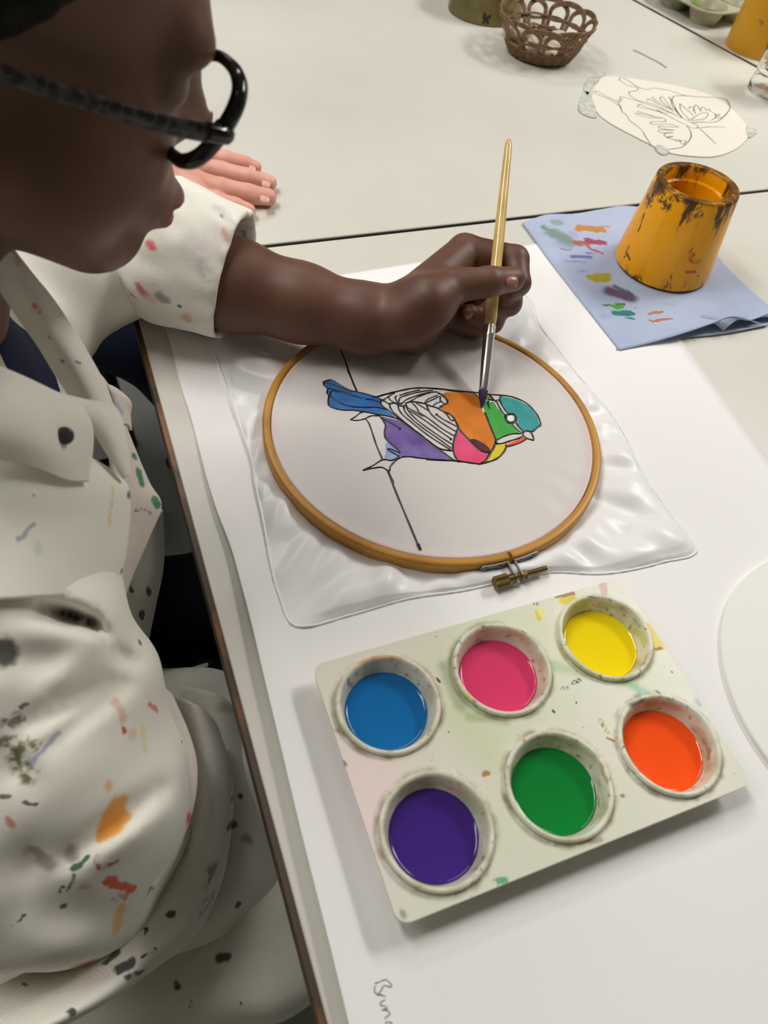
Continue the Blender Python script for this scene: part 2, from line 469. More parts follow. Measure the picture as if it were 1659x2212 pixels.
for r, z in zip(rin, zin):
    ring = []
    for a in aa:
        wr = .0004 * math.exp(-((r - .114) / .012) ** 2) * math.sin(31 * a + ph[0] + 3 * math.sin(2 * a)) * max(0, math.sin(2.3 * a + ph[6]) * math.sin(3.7 * a + ph[7])) + .00028 * math.exp(-((math.cos(a - 2.2) * r - .05 + .3 * (r * math.sin(a - 2.2)) ** 2 * 10) / .003) ** 2) + .00025 * math.exp(-((math.cos(a + .4) * r - .085) / .004) ** 2)
        ring.append((HC[0] + r * math.cos(a), HC[1] + r * math.sin(a), T + HZ - .0016 + z + wr))
    rings.append(ring)
rings.append([(HC[0] + .1260 * math.cos(a), HC[1] + .1260 * math.sin(a), T + .0025) for a in aa])
for k in range(nout):
    t = k / (nout - 1)
    ring = []
    for i, a in enumerate(aa):
        p0 = HC + .1295 * np.array([math.cos(a), math.sin(a)]); p1 = np.array([bx[i], by[i]])
        p = p0 + (p1 - p0) * t
        wd = np.linalg.norm(p1 - p0)
        rad = (math.sin(11 * a + ph[2]) + .7 * math.sin(17 * a + ph[3] + 2 * t) + .6 * math.sin(29 * a + ph[4] - 3 * t) + .35 * math.sin(47 * a + ph[5]))
        cr = math.sin(70 * p[0] + 3 * math.sin(40 * p[1])) * math.sin(55 * p[1] + 1.7)
        env = math.sin(math.pi * min(1, t * 1.02)) ** .7
        z = .0021 + env * (.0026 + .0020 * rad + .0022 * cr) * min(1, wd / .03)
        south = np.clip((HC[1] - .11 - p[1]) / .04, 0, 1)            # near hem stands off the paper
        z += .006 * south * math.sin(math.pi * min(1, t)) ** .5 * (1.2 + math.sin(60 * p[0]))*.6
        z += .0003 * math.sin(170 * a) * (t > .93)
        ring.append((p[0], p[1], T + max(.0020 if p[0] < .085 else .0011, z - (.0009 if p[0] > .085 and t > .9 else 0))))
    rings.append(ring)
V = np.array(rings).reshape(-1, 3); nr = len(rings)
Fc = [[k * NA + i, (k + 1) * NA + i, (k + 1) * NA + (i + 1) % NA, k * NA + (i + 1) % NA] for k in range(nr - 1) for i in range(NA)]
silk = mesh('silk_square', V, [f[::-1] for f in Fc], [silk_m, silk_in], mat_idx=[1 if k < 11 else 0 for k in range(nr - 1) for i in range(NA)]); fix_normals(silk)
sm = MATS['stretched_silk_shaded']; sm.flat = True                # pink dye wicked along the inner ring
n1 = sm.N('ShaderNodeVectorMath', operation='DISTANCE'); sm.L(sm.warped(.003, 60), n1.inputs[0]); n1.inputs[1].default_value = (HC[0], HC[1], 0)
sm.mix(sm.mul(sm.maprange(n1.outputs['Value'], .1195, .1245, 0, .6, True), sm.maprange(sm.noise(25, 3).outputs['Fac'], .4, .62)), lin(232, 190, 190))
tag(silk, 'white silk square stretched in the wooden hoop, with a half painted bird', 'fabric')
hem_path = np.array(rings[-1])
hem_path = hem_path + np.c_[np.zeros((NA, 2)), .0001 + .0002 * np.sin(np.arange(NA) * 1.9)]
mesh('rolled_hem', *tube(hem_path, .0009, 6, closed=True), silk_m, silk)

BZ = HZ - .0016 + .00012
A_, B_, C_, W_ = (690, 800, 270 / 1659), (920, 820, 280 / 1659), (820, 820, 180 / 1659), (560, 700, 760 / 1659)
def patch(name, tr, poly, colr, vary, h=BZ, parent=silk, n=4, scale=60, lohi=(.35, .7)):
    m = mk(name, colr, .5, .3, vary=(scale, vary) + lohi)
    pts = spline([P(tr[0] + x * tr[2], tr[1] + y * tr[2], h) for x, y in poly], n, closed=True)
    tri = tessellate_polygon([[Vector((q[0], q[1], 0)) for q in pts]])
    return mesh(name, pts, [list(t) for t in tri], m, parent, smooth=False)
patch('blue_tail_dye', A_, [(60, 155), (155, 130), (260, 190), (400, 265), (500, 290), (640, 322), (740, 355), (825, 400), (830, 465), (900, 530), (1010, 635), (900, 605), (780, 585), (600, 545), (450, 525), (300, 520), (210, 500), (130, 465), (118, 400), (128, 340), (100, 300), (105, 240), (65, 205)], lin(52, 98, 168), lin(60, 128, 190))
patch('violet_belly_dye', C_, [(40, 735), (160, 760), (320, 800), (440, 860), (580, 960), (720, 1060), (900, 1190), (1100, 1320), (1250, 1440), (1490, 1612), (1200, 1600), (900, 1580), (650, 1540), (440, 1520), (360, 1510), (400, 1445), (300, 1340), (200, 1250), (110, 1180), (90, 1080), (120, 980), (100, 880), (60, 800)], lin(132, 112, 178), lin(98, 66, 138), scale=45)
patch('pale_blue_puddle', C_, [(150, 1240), (115, 1330), (132, 1400), (110, 1500), (108, 1575), (240, 1610), (350, 1530), (395, 1440), (300, 1330)], lin(160, 172, 210), lin(140, 160, 206))
patch('orange_breast_dye', B_, [(240, 170), (300, 160), (480, 165), (610, 180), (660, 220), (700, 280), (720, 400), (760, 450), (800, 560), (850, 660), (890, 760), (890, 810), (840, 910), (810, 930), (700, 905), (600, 830), (530, 740), (440, 640), (400, 560), (330, 460), (190, 360), (280, 270), (220, 200)], lin(226, 130, 36), lin(200, 112, 30))
patch('purple_wet_dye', B_, [(560, 772), (620, 760), (690, 790), (760, 830), (825, 900), (790, 930), (680, 892), (600, 830)], lin(66, 30, 52), lin(96, 46, 40), h=BZ + .00006)
patch('pink_breast_dye', B_, [(430, 650), (500, 740), (600, 840), (700, 910), (810, 940), (780, 1000), (740, 1050), (680, 1070), (540, 1050), (440, 1040), (380, 960), (355, 890), (370, 780), (400, 690)], lin(232, 84, 128), lin(222, 64, 110))
patch('green_cheek_dye', B_, [(690, 250), (810, 290), (870, 290), (920, 370), (1000, 460), (1040, 540), (1110, 580), (1190, 680), (1000, 720), (905, 760), (870, 680), (810, 560), (765, 430), (730, 340)], lin(78, 178, 72), lin(58, 158, 60))
patch('teal_cap_dye', B_, [(950, 220), (1080, 235), (1200, 275), (1320, 345), (1400, 440), (1450, 560), (1430, 600), (1350, 660), (1250, 650), (1190, 590), (1165, 500), (1100, 440), (1040, 410), (980, 310), (950, 260)], lin(58, 160, 162), lin(48, 142, 138))
patch('yellow_throat_dye', B_, [(820, 940), (880, 860), (950, 825), (1020, 830), (1025, 870), (960, 960), (880, 1010), (740, 1065), (790, 990)], lin(228, 204, 34), lin(214, 186, 22))
patch('red_chin_dye', B_, [(1035, 835), (1100, 800), (1200, 760), (1250, 735), (1275, 755), (1200, 800), (1050, 850)], lin(242, 98, 44), lin(234, 84, 36))
patch('lime_nape_dye', B_, [(640, 180), (820, 200), (865, 260), (800, 255), (700, 262)], lin(170, 186, 50), lin(150, 170, 40))
GA = [[(375, 0), (430, 125), (495, 285)],
 [(55, 150), (155, 125), (260, 185), (400, 260), (500, 285), (640, 318), (740, 350), (825, 385)],
 [(55, 150), (60, 200), (105, 240), (100, 300), (125, 340), (115, 400), (130, 470), (210, 505), (300, 525), (450, 530), (600, 550), (780, 585), (900, 605), (1000, 630), (1060, 660)],
 [(60, 155), (180, 190), (300, 235), (430, 285)], [(110, 235), (200, 255), (320, 290), (430, 330), (570, 370)], [(610, 380), (720, 395), (815, 430)],
 [(260, 290), (180, 270), (145, 300), (150, 345), (220, 400), (330, 455), (470, 485), (620, 490), (760, 490), (900, 520)],
 [(770, 350), (900, 315), (1000, 290)],
 [(410, 655), (470, 620), (550, 560), (610, 550)], [(410, 655), (480, 665), (560, 655), (615, 635), (680, 605), (740, 600), (800, 605)],
 [(615, 645), (660, 710), (710, 850), (760, 1000), (840, 1185)],
 [1.15, (800, 605), (850, 670), (880, 740), (865, 820), (880, 900), (960, 985), (1065, 1080), (1040, 1085), (960, 1050), (910, 1040), (925, 1065), (1000, 1105), (1060, 1145)],
 [(810, 625), (900, 670), (1000, 730), (1075, 785)],
 [(575, 1325), (700, 1270), (840, 1185), (960, 1195), (1060, 1145)], [(575, 1325), (700, 1300), (825, 1285), (910, 1330), (935, 1325), (940, 1280), (1000, 1210), (1080, 1155)],
 [1.2, (910, 1330), (960, 1440), (985, 1500)], [(1080, 1150), (1200, 1145), (1350, 1165), (1659, 1195)]]
GC = [[1.3, (-140, 350), (0, 325), (150, 280), (300, 245), (500, 200), (680, 170), (900, 165), (1200, 185), (1400, 215), (1659, 245)],
 [(-10, 380), (60, 405), (170, 340), (250, 290), (300, 270)], [(170, 340), (210, 400), (280, 450), (400, 490)], [(345, 320), (315, 350), (330, 410), (380, 465), (430, 470)],
 [(395, 320), (480, 285), (600, 250), (800, 205)], [(385, 440), (395, 380), (440, 345), (600, 290), (850, 235), (1060, 212)],
 [(430, 500), (500, 420), (620, 360), (800, 300), (950, 260), (1130, 245), (1200, 285)], [(600, 440), (750, 350), (930, 280), (1000, 265)],
 [1.5, (1160, 270), (1250, 310), (1360, 440), (1290, 500), (1190, 555)], [(1220, 340), (1205, 400), (1240, 440), (1290, 480)],
 [(890, 470), (980, 380), (1150, 315)], [(900, 475), (1050, 400), (1200, 330)], [(1060, 530), (1130, 470), (1240, 435)],
 [1.3, (505, 470), (620, 440), (740, 445), (880, 475), (1000, 520), (1150, 565), (1280, 640), (1400, 690), (1480, 770), (1530, 860), (1580, 970)],
 [1.2, (30, 410), (100, 430), (190, 480), (280, 465), (360, 490), (410, 515), (470, 530), (520, 500)],
 [(30, 420), (30, 480), (80, 540), (180, 610), (340, 740), (560, 910), (800, 1080), (1000, 1240), (1200, 1380), (1440, 1410)],
 [(200, 480), (215, 560), (300, 670), (450, 800), (700, 1010), (950, 1200), (1200, 1370), (1460, 1420)],
 [(370, 510), (390, 600), (470, 710), (640, 850), (900, 1060), (1150, 1230), (1420, 1400)], [(480, 540), (510, 640), (640, 780), (860, 960), (1150, 1160), (1440, 1370)],
 [(530, 490), (560, 600), (700, 760), (900, 920), (1200, 1130), (1450, 1290)], [(590, 615), (750, 710), (1000, 880), (1250, 1060), (1440, 1190)],
 [(530, 545), (640, 600), (760, 670), (870, 725)], [(650, 465), (740, 560), (780, 640), (860, 700), (1000, 790), (1250, 980), (1490, 1120)],
 [(720, 460), (850, 540), (980, 620)], [(930, 500), (970, 590), (1050, 710), (1200, 830), (1400, 960), (1520, 1030)], [(1130, 690), (1250, 780), (1400, 860), (1550, 940)],
 [(1290, 650), (1350, 710), (1430, 810), (1490, 800)], [1.3, (1560, 970), (1520, 1090), (1470, 1250), (1470, 1420), (1520, 1560), (1600, 1640)],
 [(1200, 1400), (1330, 1490), (1480, 1600), (1600, 1640)], [1.6, (340, 752), (560, 925), (800, 1094), (1000, 1252), (1180, 1388)],
 [2.2, (1120, 685), (1140, 700)], [2.0, (1400, 1180), (1440, 1192)], [2.2, (385, 975), (415, 990)]]
GB = [[1.2, (0, 110), (200, 120), (480, 150), (700, 170), (820, 190), (980, 200), (1120, 225), (1270, 290), (1370, 380), (1430, 460), (1470, 570), (1430, 610), (1370, 660), (1320, 665)],
 [1.2, (1240, 680), (1270, 660), (1320, 660), (1360, 700), (1380, 770), (1340, 765), (1280, 745), (1240, 700)],
 [(985, 205), (945, 230), (955, 280), (1000, 370), (1050, 430)], [1.2, (905, 280), (960, 390), (1010, 450), (1020, 500)], [(880, 270), (935, 265), (985, 350)],
 [1.8, (1085, 440), (1030, 455), (1022, 505), (1050, 545), (1100, 555), (1145, 530), (1150, 480), (1120, 445), (1085, 440)],
 [(1095, 560), (1150, 620), (1215, 675)], [1.3, (1150, 520), (1170, 580), (1240, 660)],
 [1.2, (610, 175), (690, 250), (720, 330)], [1.2, (820, 200), (880, 270), (905, 280)], [1.2, (800, 250), (870, 265)], [(800, 270), (800, 330), (820, 370)],
 [1.3, (755, 420), (780, 480), (810, 560), (850, 660), (895, 770), (895, 810)], [(905, 775), (990, 730), (1100, 695), (1200, 690), (1250, 680)],
 [1.2, (900, 820), (980, 815), (1090, 780), (1200, 745), (1250, 710)], [(1025, 840), (1050, 855), (1200, 810), (1290, 755)],
 [1.3, (420, 630), (530, 750), (640, 860), (730, 920), (830, 935)], [1.5, (895, 790), (870, 870), (830, 935), (770, 1030), (710, 1075)],
 [1.2, (1025, 830), (1020, 890), (950, 980), (870, 1030), (770, 1060), (700, 1078), (650, 1075), (540, 1060), (430, 1045), (300, 1035), (0, 1020)], [2.2, (880, 800), (910, 825)]]
GW = [[1.1, (365, 75), (400, 160), (430, 245), (460, 315)], [2.4, (362, 82), (372, 92)], [1.1, (605, 690), (640, 780), (690, 900), (745, 1030), (762, 1065)], [1.9, (748, 1036), (760, 1064)]]
LWD = .00125
for G, tr in ((GA, A_), (GC, C_), (GB, B_), (GW, W_)):
    pass
def gutta():
    parts = []; random.seed(8)
    for G, tr in ((GA, A_), (GC, C_), (GB, B_), (GW, W_)):
        for s in G:
            wv = LWD
            if isinstance(s[0], float): wv = LWD * s[0]; s = s[1:]
            pts = spline([P(tr[0] + x * tr[2], tr[1] + y * tr[2], BZ + .0001) for x, y in s], 5)
            k = len(pts); f0 = random.random() * 6
            ww = wv * (1 + .16 * np.sin(np.linspace(0, k * .9, k) + f0))
            parts.append(ribbon(pts, ww, .00035))
    return join(parts)
mesh('black_outline', *gutta(), black_ink, silk)
eye = [P(B_[0] + (1085 + 40 * math.cos(t)) * B_[2], B_[1] + (495 + 38 * math.sin(t)) * B_[2], BZ + .0004) for t in np.linspace(0, 2 * math.pi, 20, endpoint=False)]
mesh('bird_eye', eye, [list(range(20))[::-1]], silk_m, silk, smooth=False)

hoop = empty('embroidery_hoop', (HC[0], HC[1], T + .002), 'round wooden embroidery hoop clamped around the white silk', 'hoop')
clamp_pt = P(1092, 1196, .008)[:2]
ca = math.atan2(*(clamp_pt - HC)[::-1])
gap = .0012 / R_OUT
def ring_profile(r0, r1, z0, z1, b=.0012):
    return [(r0, z0 + b), (r0 + b, z0), (r1 - b, z0), (r1, z0 + b), (r1, z1 - b), (r1 - b, z1), (r0 + b, z1), (r0, z1 - b), (r0, z0 + b)]
v, f = lathe(ring_profile(R_IN, R_OUT, .0014, HZ), 220, (HC[0], HC[1], T), a0=ca + gap, a1=ca + 2 * math.pi - gap)
npf = 9
f += [list(range(npf - 1)), [220 * npf + i for i in range(npf - 1)][::-1]]
o = mesh('outer_ring', v, f, hoop_wood, hoop, angle=50); fix_normals(o)
v, f = lathe(ring_profile(.1205, .1252, .0014, HZ - .0022), 160, (HC[0], HC[1], T))
mesh('inner_ring', v, f, hoop_wood, hoop, angle=50)
er, et = np.array([math.cos(ca), math.sin(ca), 0]), np.array([-math.sin(ca), math.cos(ca), 0])
def plate(side):
    pts = []
    rr = R_OUT + .0004
    N = 14
    V = []; length = .0215 / R_OUT; g0 = .0018 / R_OUT
    for i in range(N + 1):
        a = ca + side * (g0 + length * i / N)
        tt = i / N
        hh = .0042 * (1 if tt < .84 else math.sqrt(max(0.02, 1 - ((tt - .84) / .16) ** 2)))
        zc = T + .0066
        for z in (zc - hh, zc + hh):
            for r in (rr, rr + .0008): V.append((HC[0] + r * math.cos(a), HC[1] + r * math.sin(a), z))
    Fq = []
    for i in range(N):
        b = i * 4; c = b + 4
        Fq += [[b, c, c + 1, b + 1], [b + 2, b + 3, c + 3, c + 2], [b + 1, c + 1, c + 3, b + 3], [b, b + 2, c + 2, c]]
    Fq += [[0, 1, 3, 2], [N * 4, N * 4 + 2, N * 4 + 3, N * 4 + 1]]
    base = np.array([*HC, T + .0066]) + er * rr + et * side * .0022
    tab = tube([base - er * .0004, base + er * .004, base + er * .0125], [.0036, .0036, .003], 12, flat=None)
    R = np.c_[et, er, [0, 0, 1]]
    fl = []
    for k in range(13):
        a = math.pi * k / 12
        fl.append((.0115 + .0036 * math.sin(a), .0036 * math.cos(a)))
    out = [(0, .0036)] + fl + [(0, -.0036)]
    m = len(out)
    Vt = [base + er * q[0] + np.array([0, 0, q[1]]) + et * side * s for s in (0, .0009) for q in out]
    Ft = [list(range(m))[::-1], [m + i for i in range(m)]] + [[i, (i + 1) % m, m + (i + 1) % m, m + i] for i in range(m)]
    o = mesh('clamp_plate', *join([(np.array(V), Fq), (np.array(Vt), Ft)]), steel, hoop, angle=30); fix_normals(o)
    for q in (.32, .8):
        a = ca + side * (g0 + length * q)
        c = np.array([HC[0] + (rr + .0006) * math.cos(a), HC[1] + (rr + .0006) * math.sin(a), T + .0066]); nrm = np.array([math.cos(a), math.sin(a), 0])
        v, f = lathe([(0, .0007), (.0009, .0007), (.0010, .0003), (.0016, .0003), (.0017, .0009), (.0022, .0007), (.0023, 0)], 16, c, nrm)
        mesh('rivet', v, f, steel, o)
plate(1); plate(-1)
sc = np.array([*HC, T + .0070]) + er * (R_OUT + .0118)
v, f = lathe([(0, -.019), (.0016, -.019), (.0019, -.0185), (.0019, .019), (0, .019)], 20, sc + et * .0035, et)
scr = mesh('clamp_screw', v, f, brass, hoop, angle=40)
sgn = -1
kn = []
for k in range(48):
    a = 2 * math.pi * k / 48; r = .0042 + (.0003 if k % 2 else 0)
    kn.append((r * math.cos(a), r * math.sin(a)))
ax, zx = er, np.array([0, 0, 1.0])
prof = []
for q, s_ in ((-.018, .86), (-.0172, 1), (-.0085, 1), (-.0078, .85)):
    prof.append([sc + et * q + ax * x * s_ + zx * y * s_ for x, y in kn])
prof = np.array(prof); Vn = prof.reshape(-1, 3)
Fn = [[i * 48 + k, i * 48 + (k + 1) % 48, (i + 1) * 48 + (k + 1) % 48, (i + 1) * 48 + k] for i in range(3) for k in range(48)] + [list(range(48)), [144 + k for k in range(48)][::-1]]
o = mesh('thumb_nut', Vn, Fn, brass, hoop, angle=25); fix_normals(o)
v, f = lathe([(0, -.0078), (.0030, -.0078), (.0030, -.0035), (.0034, -.0033), (.0034, -.0025), (0, -.0025)], 24, sc, et); mesh('collar', v, f, brass, scr, angle=30)
v, f = lathe([(0, .0032), (.0036, .0032), (.0036, .0062), (0, .0062)], 6, sc, et); mesh('hex_nut', v, f, brass, scr, smooth=False)
hm = MATS['honey_bamboo']
for (x, y, x2, y2, r, c) in [(890, 1202, 915, 1208, .0016, lin(40, 28, 20)), (922, 1206, 935, 1209, .0009, lin(40, 28, 20)), (702, 1120, 800, 1168, .0010, lin(120, 110, 40)), (960, 1202, 1005, 1204, .0014, lin(215, 92, 50)), (1092, 1190, 1092, 1200, .0012, lin(70, 34, 26)), (640, 1080, 655, 1096, .0012, lin(130, 84, 40)), (896, 1216, 897, 1218, .0012, lin(30, 24, 20)), (1100, 1172, 1112, 1170, .0008, lin(200, 70, 60))]:
    hm.blob(P(x, y, .008) - hoop.location * 0, P(x2, y2, .008), r, c, .3, .9, .003, 300)

# ------------------------------------------------------------------ palette
white_pl = mk('stained_ceramic', lin(232, 230, 214), .28, .5, vary=(9, lin(224, 226, 200), .45, .65))
well_mats = [mk('stained_well_glaze' , lin(228, 226, 208), .28, .5, vary=(60, lin(196, 192, 158), .42, .68)) for _ in range(6)]
for wm_ in well_mats: BYMAT[wm_.name].noise_mix(240, lin(120, 108, 80), .60, .72, 5)
WELLS = []
C4 = [P(x, y, .018)[:2] for x, y in [(671, 1436), (1343, 1249), (1622, 1692), (865, 2004)]]
pc = np.mean(C4, 0)
pu = (C4[1] - C4[0]) + (C4[2] - C4[3]); pu /= np.linalg.norm(pu); pv = np.array([-pu[1], pu[0]])
PW, PH = .2162, .1440
PZ = .0180
pal = empty('paint_palette', (pc[0], pc[1], T), 'white six-well palette stained with dye, on the drawing paper', 'palette')
def pl(a, b): return pc + pu * a + pv * b
rimsz = .0306
wc = [(-.0735, .0355), (0, .0355), (.0735, .0355), (-.0735, -.0370), (0, -.0370), (.0735, -.0370)]
outline = []
cr_ = .007
for sx, sy, a0 in ((1, 1, 0), (-1, 1, 90), (-1, -1, 180), (1, -1, 270)):
    for k in range(7):
        a = math.radians(a0 + 15 * k)
        outline.append((sx * (PW / 2 - cr_) + cr_ * math.cos(a), sy * (PH / 2 - cr_) + cr_ * math.sin(a)))
bm = bmesh.new()
def loop(pts, z):
    vs = [bm.verts.new((*pl(*p), T + z)) for p in pts]
    return [bm.edges.new((vs[i], vs[(i + 1) % len(vs)])) for i in range(len(vs))]
es = loop(outline, PZ)
for c in wc:
    es += loop([(c[0] + (rimsz - .002) * math.cos(t), c[1] + (rimsz - .002) * math.sin(t)) for t in np.linspace(0, 2 * math.pi, 64, endpoint=False)], PZ)
bmesh.ops.triangle_fill(bm, edges=es, use_beauty=True)
bmesh.ops.recalc_face_normals(bm, faces=bm.faces[:])
if bm.faces[0].normal.z < 0: bmesh.ops.reverse_faces(bm, faces=bm.faces[:])
me = bpy.data.meshes.new('plate'); bm.to_mesh(me); bm.free(); me.materials.append(white_pl)
plate_o = bpy.data.objects.new('plate', me); col.objects.link(plate_o); bpy.context.view_layer.update()
plate_o.parent = pal; plate_o.matrix_parent_inverse = pal.matrix_world.inverted(); solid(plate_o, .0035, -1); bevel(plate_o, .0009, 2)
well_prof = [(.0225, .0012), (.0285, PZ - .0036), (rimsz - .0015, PZ - .001), (rimsz, PZ + .0008), (rimsz - .0003, PZ + .0026), (rimsz - .0014, PZ + .0034), (rimsz - .0028, PZ + .0028), (rimsz - .0036, PZ + .0008), (.0252, PZ - .006), (.0236, .0065), (.0215, .0036), (.017, .0026), (0, .0024)]
well_prof = [(0, .0012)] + well_prof
paints = [('blue', lin(14, 108, 176)), ('pink', lin(224, 62, 110)), ('yellow', lin(244, 216, 10)), ('violet', lin(66, 36, 128)), ('green', lin(8, 128, 50)), ('orange red', lin(255, 84, 22))]
LV = .0086
for i, (c, (nm, clr)) in enumerate(zip(wc, paints)):
    xy = pl(*c)
    v, f = lathe(well_prof, 72, (xy[0], xy[1], T))
    o = mesh('well', v, f, well_mats[i], pal, angle=60); fix_normals(o); WELLS.append(o)
    m = mk(nm.replace(' ', '_') + '_liquid', clr, .06, .5)
    rp = .0240
    v, f = lathe([(0, LV), (rp - .0016, LV), (rp - .0007, LV + .0002), (rp, LV + .0008), (rp + .0002, LV + .0002), (rp - .002, LV - .003), (0, LV - .0045)], 72, (xy[0], xy[1], T))
    o = mesh('paint', v, f, m, None, angle=70); fix_normals(o)
    tag(o, f'{nm} liquid paint filling a round well of the white palette', 'paint', 'paints in the palette wells')
wp = MATS['stained_ceramic']; wp.flat = True
wells_xy = [pl(*c) for c in wc]
def pb(x, y, x2, y2, rpx, c, soft=.35, op=.9, amp=.004, ws=160, h=.0185, dry=None):
    a, b = P(x, y, h), P(x2, y2, h)
    tgt = wp
    if h < .0185:
        k = int(np.argmin([np.linalg.norm((a + b)[:2] / 2 - q) for q in wells_xy])); tgt = BYMAT[well_mats[k].name]
        bpy.context.view_layer.update()
        for o_, pxy in ((0, (x, y)), (1, (x2, y2))):
            ok, loc, nn, ii = WELLS[k].ray_cast(Vector(CAM), Vector(ray(*pxy)))
            if ok:
                if o_ == 0: a = np.array(loc)
                else: b = np.array(loc)
        rpx *= .8
    tgt.blob(a, b, rpx / 3600, c, soft, op, amp, ws, dry)
K7 = 999 / 1659
def q4(x, y): return 660 + x * K7, 1240 + y * K7
def pbc(x, y, x2, y2, rr, c, **k): pb(*q4(x, y), *q4(x2, y2), rr * K7, c, **k)
yel = lin(230, 205, 20); blk = lin(30, 26, 24); och = lin(176, 132, 40); grn = lin(150, 175, 110)
pbc(260, 320, 330, 600, 230, lin(238, 218, 214), soft=.9, op=.3, ws=40)
pbc(170, 720, 260, 900, 120, lin(248, 224, 220), soft=.8, op=.7, ws=40)
pbc(560, 520, 660, 640, 60, lin(214, 224, 180), soft=.9, op=.6, ws=60)
pbc(500, 330, 560, 470, 24, lin(128, 148, 84), soft=.8, op=.55)
pbc(590, 510, 720, 525, 16, lin(160, 180, 120), soft=.8, op=.6)
pbc(900, 330, 1180, 395, 20, lin(176, 206, 150), soft=.8, op=.6)
pbc(1150, 385, 1230, 430, 14, lin(150, 205, 180), soft=.9, op=.8)
pbc(930, 95, 960, 90, 22, yel, amp=.005); pbc(1235, 190, 1270, 255, 22, yel, amp=.004); pbc(835, 135, 840, 160, 9, yel); pbc(845, 125, 850, 140, 12, lin(232, 236, 130), soft=.8)
pbc(1066, 30, 1072, 65, 15, lin(214, 178, 166), op=.8); pbc(900, 80, 960, 68, 9, lin(170, 120, 90)); pbc(820, 100, 828, 104, 8, lin(170, 40, 70), dry=600)
pbc(1060, 525, 1080, 560, 9, och, dry=500); pbc(1085, 590, 1105, 600, 7, och); pbc(642, 718, 655, 716, 9, och); pbc(1255, 270, 1275, 268, 6, lin(130, 80, 40))
pbc(925, 412, 945, 405, 7, blk, dry=700); pbc(960, 388, 980, 378, 8, blk, dry=700); pbc(888, 492, 894, 496, 4, blk); pbc(515, 566, 516, 567, 3, blk); pbc(970, 460, 971, 461, 3, blk); pbc(472, 372, 482, 386, 5, blk); pbc(1315, 348, 1316, 349, 4, blk)
pbc(685, 1105, 715, 1100, 12, lin(86, 178, 120), amp=.003, dry=250); pbc(1140, 795, 1142, 797, 6, och); pbc(1260, 420, 1270, 426, 4, lin(60, 70, 120)); pbc(1405, 455, 1415, 465, 10, lin(184, 190, 220), soft=.8)
pbc(130, 660, 150, 690, 5, lin(140, 80, 30), dry=800); pbc(120, 530, 130, 560, 12, lin(150, 180, 120), soft=.9, op=.6); pbc(345, 1215, 350, 1220, 9, lin(160, 165, 140), soft=.9)
pbc(430, 560, 480, 500, 14, lin(206, 222, 234), soft=.9, op=.8); pbc(880, 350, 884, 390, 5, yel); pbc(1480, 640, 1490, 720, 12, lin(120, 110, 80), soft=.9, op=.5); pbc(1240, 780, 1400, 800, 12, lin(140, 140, 120), soft=.9, op=.6); pbc(900, 965, 1060, 950, 9, lin(150, 130, 90), soft=.9, op=.6)
pbc(280, 1010, 420, 1130, 10, lin(170, 165, 140), soft=.9, op=.5); pbc(110, 560, 300, 655, 8, lin(120, 96, 70), soft=.9, op=.55)
# dried dye inside the wells
for (x, y, x2, y2, rr, c, op) in [(200, 310, 330, 300, 22, lin(205, 120, 96), .6), (330, 300, 420, 360, 16, lin(200, 170, 150), .5), (150, 380, 165, 400, 10, lin(80, 60, 50), .8), (480, 470, 470, 560, 14, lin(246, 200, 190), .6),
        (620, 205, 780, 225, 18, lin(214, 160, 130), .7), (780, 205, 790, 212, 6, blk, .9), (830, 300, 850, 380, 16, lin(214, 170, 150), .7), (560, 400, 590, 450, 10, lin(220, 204, 60), .7),
        (900, 190, 1000, 100, 26, lin(206, 204, 60), .7), (1060, 110, 1140, 130, 22, lin(170, 170, 120), .7), (1180, 200, 1215, 240, 20, lin(190, 196, 40), .8), (1130, 120, 1200, 190, 8, lin(90, 170, 110), .8), (1000, 80, 1050, 82, 4, blk, .9), (1170, 310, 1200, 330, 18, lin(150, 140, 110), .6),
        (1170, 470, 1210, 455, 12, blk, .9), (1230, 465, 1330, 480, 22, lin(184, 120, 90), .7), (1430, 600, 1450, 660, 12, lin(110, 62, 40), .9), (1400, 560, 1440, 700, 24, lin(190, 150, 120), .7), (1140, 600, 1180, 720, 8, lin(110, 96, 80), .6),
        (760, 600, 860, 580, 18, lin(170, 160, 130), .6), (900, 590, 1030, 650, 22, lin(150, 160, 120), .6), (1060, 690, 1080, 740, 10, och, .8), (1040, 740, 1060, 860, 22, lin(170, 180, 150), .6), (770, 595, 780, 600, 8, och, .8),
        (300, 780, 420, 740, 22, lin(190, 180, 150), .5), (500, 760, 560, 790, 22, lin(240, 170, 150), .7), (560, 800, 630, 880, 26, lin(180, 206, 160), .6), (620, 920, 632, 1000, 10, lin(206, 130, 180), .7), (600, 1060, 640, 1020, 8, lin(90, 80, 70), .5)]:
    pbc(x, y, x2, y2, rr, c, soft=.7, op=op * .8, amp=.006, h=.0165)
wp.noise_mix(700, lin(120, 112, 90), .72, .76, 2)
for i, c in enumerate(wells_xy):                       # grime caught round each rim
    n1 = wp.N('ShaderNodeVectorMath', operation='DISTANCE'); wp.L(wp.warped(.002, 90), n1.inputs[0]); n1.inputs[1].default_value = (c[0], c[1], 0)
    f1 = wp.maprange(n1.outputs['Value'], rimsz + .0004, rimsz + .0042, 1, 0, True)
    wp.mix(wp.mul(f1, wp.maprange(wp.noise(55 + 7 * i, 4).outputs['Fac'], .42, .66, 0, .85)), [lin(150, 136, 104), lin(128, 140, 86), lin(176, 168, 70), lin(132, 118, 92), lin(140, 124, 84), lin(120, 112, 84)][i])

